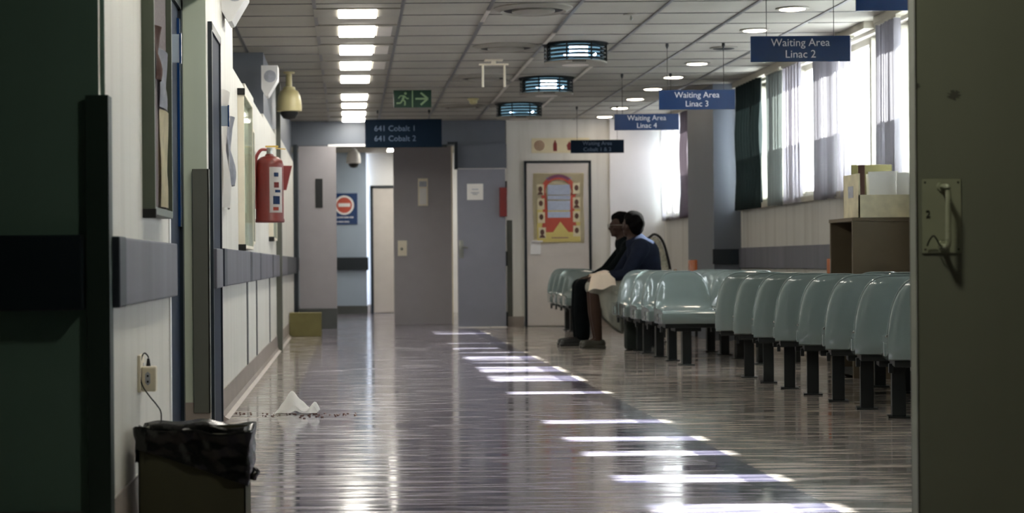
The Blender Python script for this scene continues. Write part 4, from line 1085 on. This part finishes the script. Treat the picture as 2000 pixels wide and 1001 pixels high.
# far carton, white rag, crumbs
T(link('carton', B(-.655, -.30, 20.32, 20.60, 0, .262, .004), M['card']), 'small olive-brown carton on the floor by the far left door', 'box')
bm = bmesh.new(); n = 26; rows = []
RX, RY = -.40, 9.72
for j in range(n+1):
    r = []
    for i in range(n+1):
        u, v = i/n, j/n
        x = RX+.235*u+.01*math.sin(5*v); y = RY+.15*v
        ridge = math.exp(-((u-.38)/.30)**2)*.108*math.sin(PI*min(1, v*1.1+.12))
        tail = math.exp(-((u-.90)/.10)**2)*.060*math.sin(PI*min(1, v+.25))
        z = .006+ridge+tail+.009*math.sin(17*u+6*v)*math.sin(PI*u)+.006*math.sin(13*v-7*u)
        if u < .12: z *= .4+u*5
        r.append(bm.verts.new((x, y, max(.003, z))))
    rows.append(r)
for a, b in zip(rows, rows[1:]):
    for i in range(n): bm.faces.new((a[i], a[i+1], b[i+1], b[i]))
bmesh.ops.solidify(bm, geom=bm.faces[:], thickness=.002)
T(link('crumpled_cloth', bm, M['rag'], smooth=True), 'crumpled white cloth dropped on the floor at the left', 'cloth')
bm = bmesh.new()
for k in range(70):
    x = random.uniform(-.62, .05) if k % 2 else random.gauss(-.22, .10); y = 9.74+random.gauss(0, .07)+(.1 if x < -.45 else 0); s = random.uniform(.002, .0065)
    box(bm, -s, s, -s*.8, s*.8, 0, s*.7, M4=Matrix.Translation((x, y, .0003)) @ Matrix.Rotation(random.uniform(0, 3), 4, 'Z'))
o = T(link('crumbs', bm, M['poster_brown']), 'dark crumbs and grit scattered on the floor around the white cloth', 'crumbs'); o['kind'] = 'stuff'

# ---------------------------------------------------------------- end wall things
def flat_sheet(name, lab, cat, x0, x1, y, z0, z1, m, th=.003, group=None):
    return T(link(name, B(x0, x1, y-th, y, z0, z1), m), lab, cat, group)
flat_sheet('notice', 'white notice with small print taped to the grey right-hand door', 'notice', 1.48, 1.68, 22.75, 1.58, 1.78, M['paper'])
n_ = [o for o in bpy.data.objects if o.name.startswith('notice') and o.get('label', '').startswith('white notice')][0]
bm = bmesh.new()
for z, a, b in ((1.71, 1.54, 1.62), (1.67, 1.53, 1.63), (1.65, 1.55, 1.61)): box(bm, a, b, 22.7455, 22.7475, z-.006, z+.006)
link('print', bm, M['paper_grey'], n_)
t = thing('door_holder', 'narrow pale paper holder on the middle grey door', 'holder', (.985, 24.0, 1.73))
link('holder_body', B(-.065, .065, -.02, 0, -.18, .18, .004), M['cream'], t); link('window_strip', B(-.05, .05, -.024, -.02, .07, .14, .002), M['paper_grey'], t); link('leaflet', B(-.045, .045, -.024, -.02, -.16, .05, .002), M['paper'], t)
t = thing('call_box', 'dark red fire call box beside the grey right-hand door', 'call box', (1.925, 22.70, 1.55))
link('box_body', B(-.045, .045, 0, .05, -.18, .18, .004), M['redplastic'], t); link('front_panel', B(-.035, .035, -.004, 0, -.15, .15, .001), M['redplastic'], t)
# fire icons strip
t = thing('fire_sign', 'cream strip sign with red fire icons above the poster door', 'sign', (2.66, YE, 2.255))
SW = .36
link('panel', B(-SW, SW, -.012, 0, -.092, .092, .002), M['poster_cream'], t)
bm = bmesh.new()
for r0, r1 in ((.062, .053), (.044, .036), (.027, .019), (.010, .0)):
    c_ = -.265; N = 28
    for i in range(N):
        a0, a1 = 2*PI*i/N, 2*PI*(i+1)/N
        q = [(c_+r0*math.cos(a0), r0*math.sin(a0)), (c_+r0*math.cos(a1), r0*math.sin(a1)), (c_+r1*math.cos(a1), r1*math.sin(a1)), (c_+r1*math.cos(a0), r1*math.sin(a0))]
        if r1 == 0: q = q[:3]
        prism(bm, q, 'y', -.0145, -.0115)
link('hose_icon', bm, M['redplastic'], t)
bm = bmesh.new(); prism(bm, [(-.092, -.07), (-.045, -.07), (-.045, .02), (-.058, .045), (-.062, .065), (-.076, .065), (-.08, .045), (-.092, .02)], 'y', -.0145, -.0115); link('extinguisher_icon', bm, M['redplastic'], t)
bm = bmesh.new(); prism(bm, [(.09, -.06), (.13, -.06), (.16, 0), (.13, .06), (.12, .03), (.11, .055), (.075, .0)], 'y', -.0145, -.0115); link('flame_icon', bm, M['redplastic'], t)
# poster on the door
PXc, PZc, PW, PH = 2.625, 1.475, .315, .435
YP = YE-.033
t = thing('poster', 'large cream and yellow poster with a red arch on the cream door', 'poster', (PXc, YP, PZc))
bm = bmesh.new(); rows = []
for j in range(9):
    rows.append([bm.verts.new((-PW+2*PW*i/8+.006*math.sin(j*.9), -.004-.003*math.sin(i+j*.7), -PH+2*PH*j/8)) for i in range(9)])
for a, b in zip(rows, rows[1:]):
    for i in range(8): bm.faces.new((a[i], a[i+1], b[i+1], b[i]))
bmesh.ops.solidify(bm, geom=bm.faces[:], thickness=.002)
link('sheet', bm, M['poster_cream'], t, True)
YF = -.0085
def flat(nm, polys, m, y=YF):
    bm = bmesh.new()
    for p in polys: prism(bm, p, 'y', y-.0008, y+.0008)
    return link(nm, bm, m, t)
flat('yellow_field', [[(-.27, -.42), (.27, -.42), (.27, -.02), (-.27, -.02)]], M['poster_yellow'], YF)
def arc(r0, r1, a0, a1, cx, cz, n=24, sz=1.0):
    out = []
    for i in range(n):
        p, q = math.radians(a0+(a1-a0)*i/n), math.radians(a0+(a1-a0)*(i+1)/n)
        out.append([(cx+r0*math.cos(p), cz+r0*sz*math.sin(p)), (cx+r0*math.cos(q), cz+r0*sz*math.sin(q)), (cx+r1*math.cos(q), cz+r1*sz*math.sin(q)), (cx+r1*math.cos(p), cz+r1*sz*math.sin(p))])
    return out
flat('red_arch', arc(.225, .165, -8, 188, 0, .19)+[[(-.215, .19), (-.155, .19), (-.13, -.12), (-.19, -.12)], [(.155, .19), (.215, .19), (.19, -.12), (.13, -.12)], [(-.19, -.12), (.20, -.12), (.24, -.30), (-.22, -.30)]], M['poster_red'], YF-.0018)
flat('purple_band', arc(.228, .19, 50, 130, 0, .19), M['poster_purple'], YF-.0034)
flat('text_block', [[(-.135, -.12), (.145, -.12), (.145, -.045), (-.135, -.045)], [(-.135, -.03), (.145, -.03), (.145, .09), (-.135, .09)], [(-.135, .105), (.145, .105), (.145, .155), (-.135, .155)], [(-.135, .165), (.145, .165), (.145, .29), (-.135, .29)]], M['poster_blue'], YF-.0034)
flat('yellow_triangle', [[(.02, -.17), (.20, -.40), (-.14, -.40)]], M['poster_yellow'], YF-.0034)
ports = [(-.225, .235), (.225, .25), (-.22, .06), (.225, .07), (-.215, -.11), (.225, -.10), (-.205, -.30), (.225, -.28)]
flat('portrait_panels', [[(x-.045, z-.075), (x+.045, z-.075), (x+.045, z+.06), (x-.045, z+.06)] for x, z in ports], M['poster_cream'], YF-.0034)
flat('portraits', [disc_poly(x, z, .026, 16, .036) for x, z in ports]+[[(x-.04, z-.07), (x+.04, z-.07), (x+.02, z-.035), (x-.02, z-.035)] for x, z in ports[::3]], M['poster_brown'], YF-.005)
flat('title_line', [[(-.15+k*.036, .355), (-.126+k*.036, .355), (-.126+k*.036, .385), (-.15+k*.036, .385)] for k in range(9)], M['paper_grey'], YF)
flat('bottom_line', [[(-.09, -.375), (.12, -.375), (.12, -.365), (-.09, -.365)]], M['poster_purple'], YF-.005)
# no entry sign
t = thing('no_entry_sign', 'blue wall sign with a red no-entry disc in the far corridor', 'sign', (-.035, 29.4, 1.68))
link('panel', B(-.19, .19, -.015, 0, -.25, .25, .002), M['sign'], t)
bm = bmesh.new(); prism(bm, disc_poly(-.02, .06, .155), 'y', -.018, -.014); link('white_ring', bm, M['white'], t)
bm = bmesh.new(); prism(bm, disc_poly(-.02, .06, .125), 'y', -.021, -.017); link('red_disc', bm, M['poster_red'], t)
link('white_bar', B(-.115, .075, -.024, -.020, .035, .09), M['white'], t)
bm = bmesh.new()
for z, n0 in ((-.135, 9), (-.205, 7)):
    for k in range(n0): box(bm, -.14+k*.030, -.14+k*.030+(.022 if k % 3 else .016), -.0175, -.0145, z-.011, z+.011, .002)
link('print_lines', bm, M['text'], t)

# ---------------------------------------------------------------- lamp over the camera-side lobby
t = thing('ceiling_light', 'small ceiling lamp of the dark lobby in front of the doorway', 'ceiling light', (.82, 3.98, ZC))
link('housing', lathe(bmesh.new(), [(.14, 0), (.14, -.03), (.12, -.04)]), M['vent'], t, True)
link('diffuser', lathe(bmesh.new(), [(.118, -.038), (.10, -.055), (.0, -.062)]), mat('lobby_lamp', (255, 250, 240), .5, emit=(255, 250, 225), es=40.0), t, True)
bpy.data.objects.remove(bpy.data.objects['brown_handbag'])
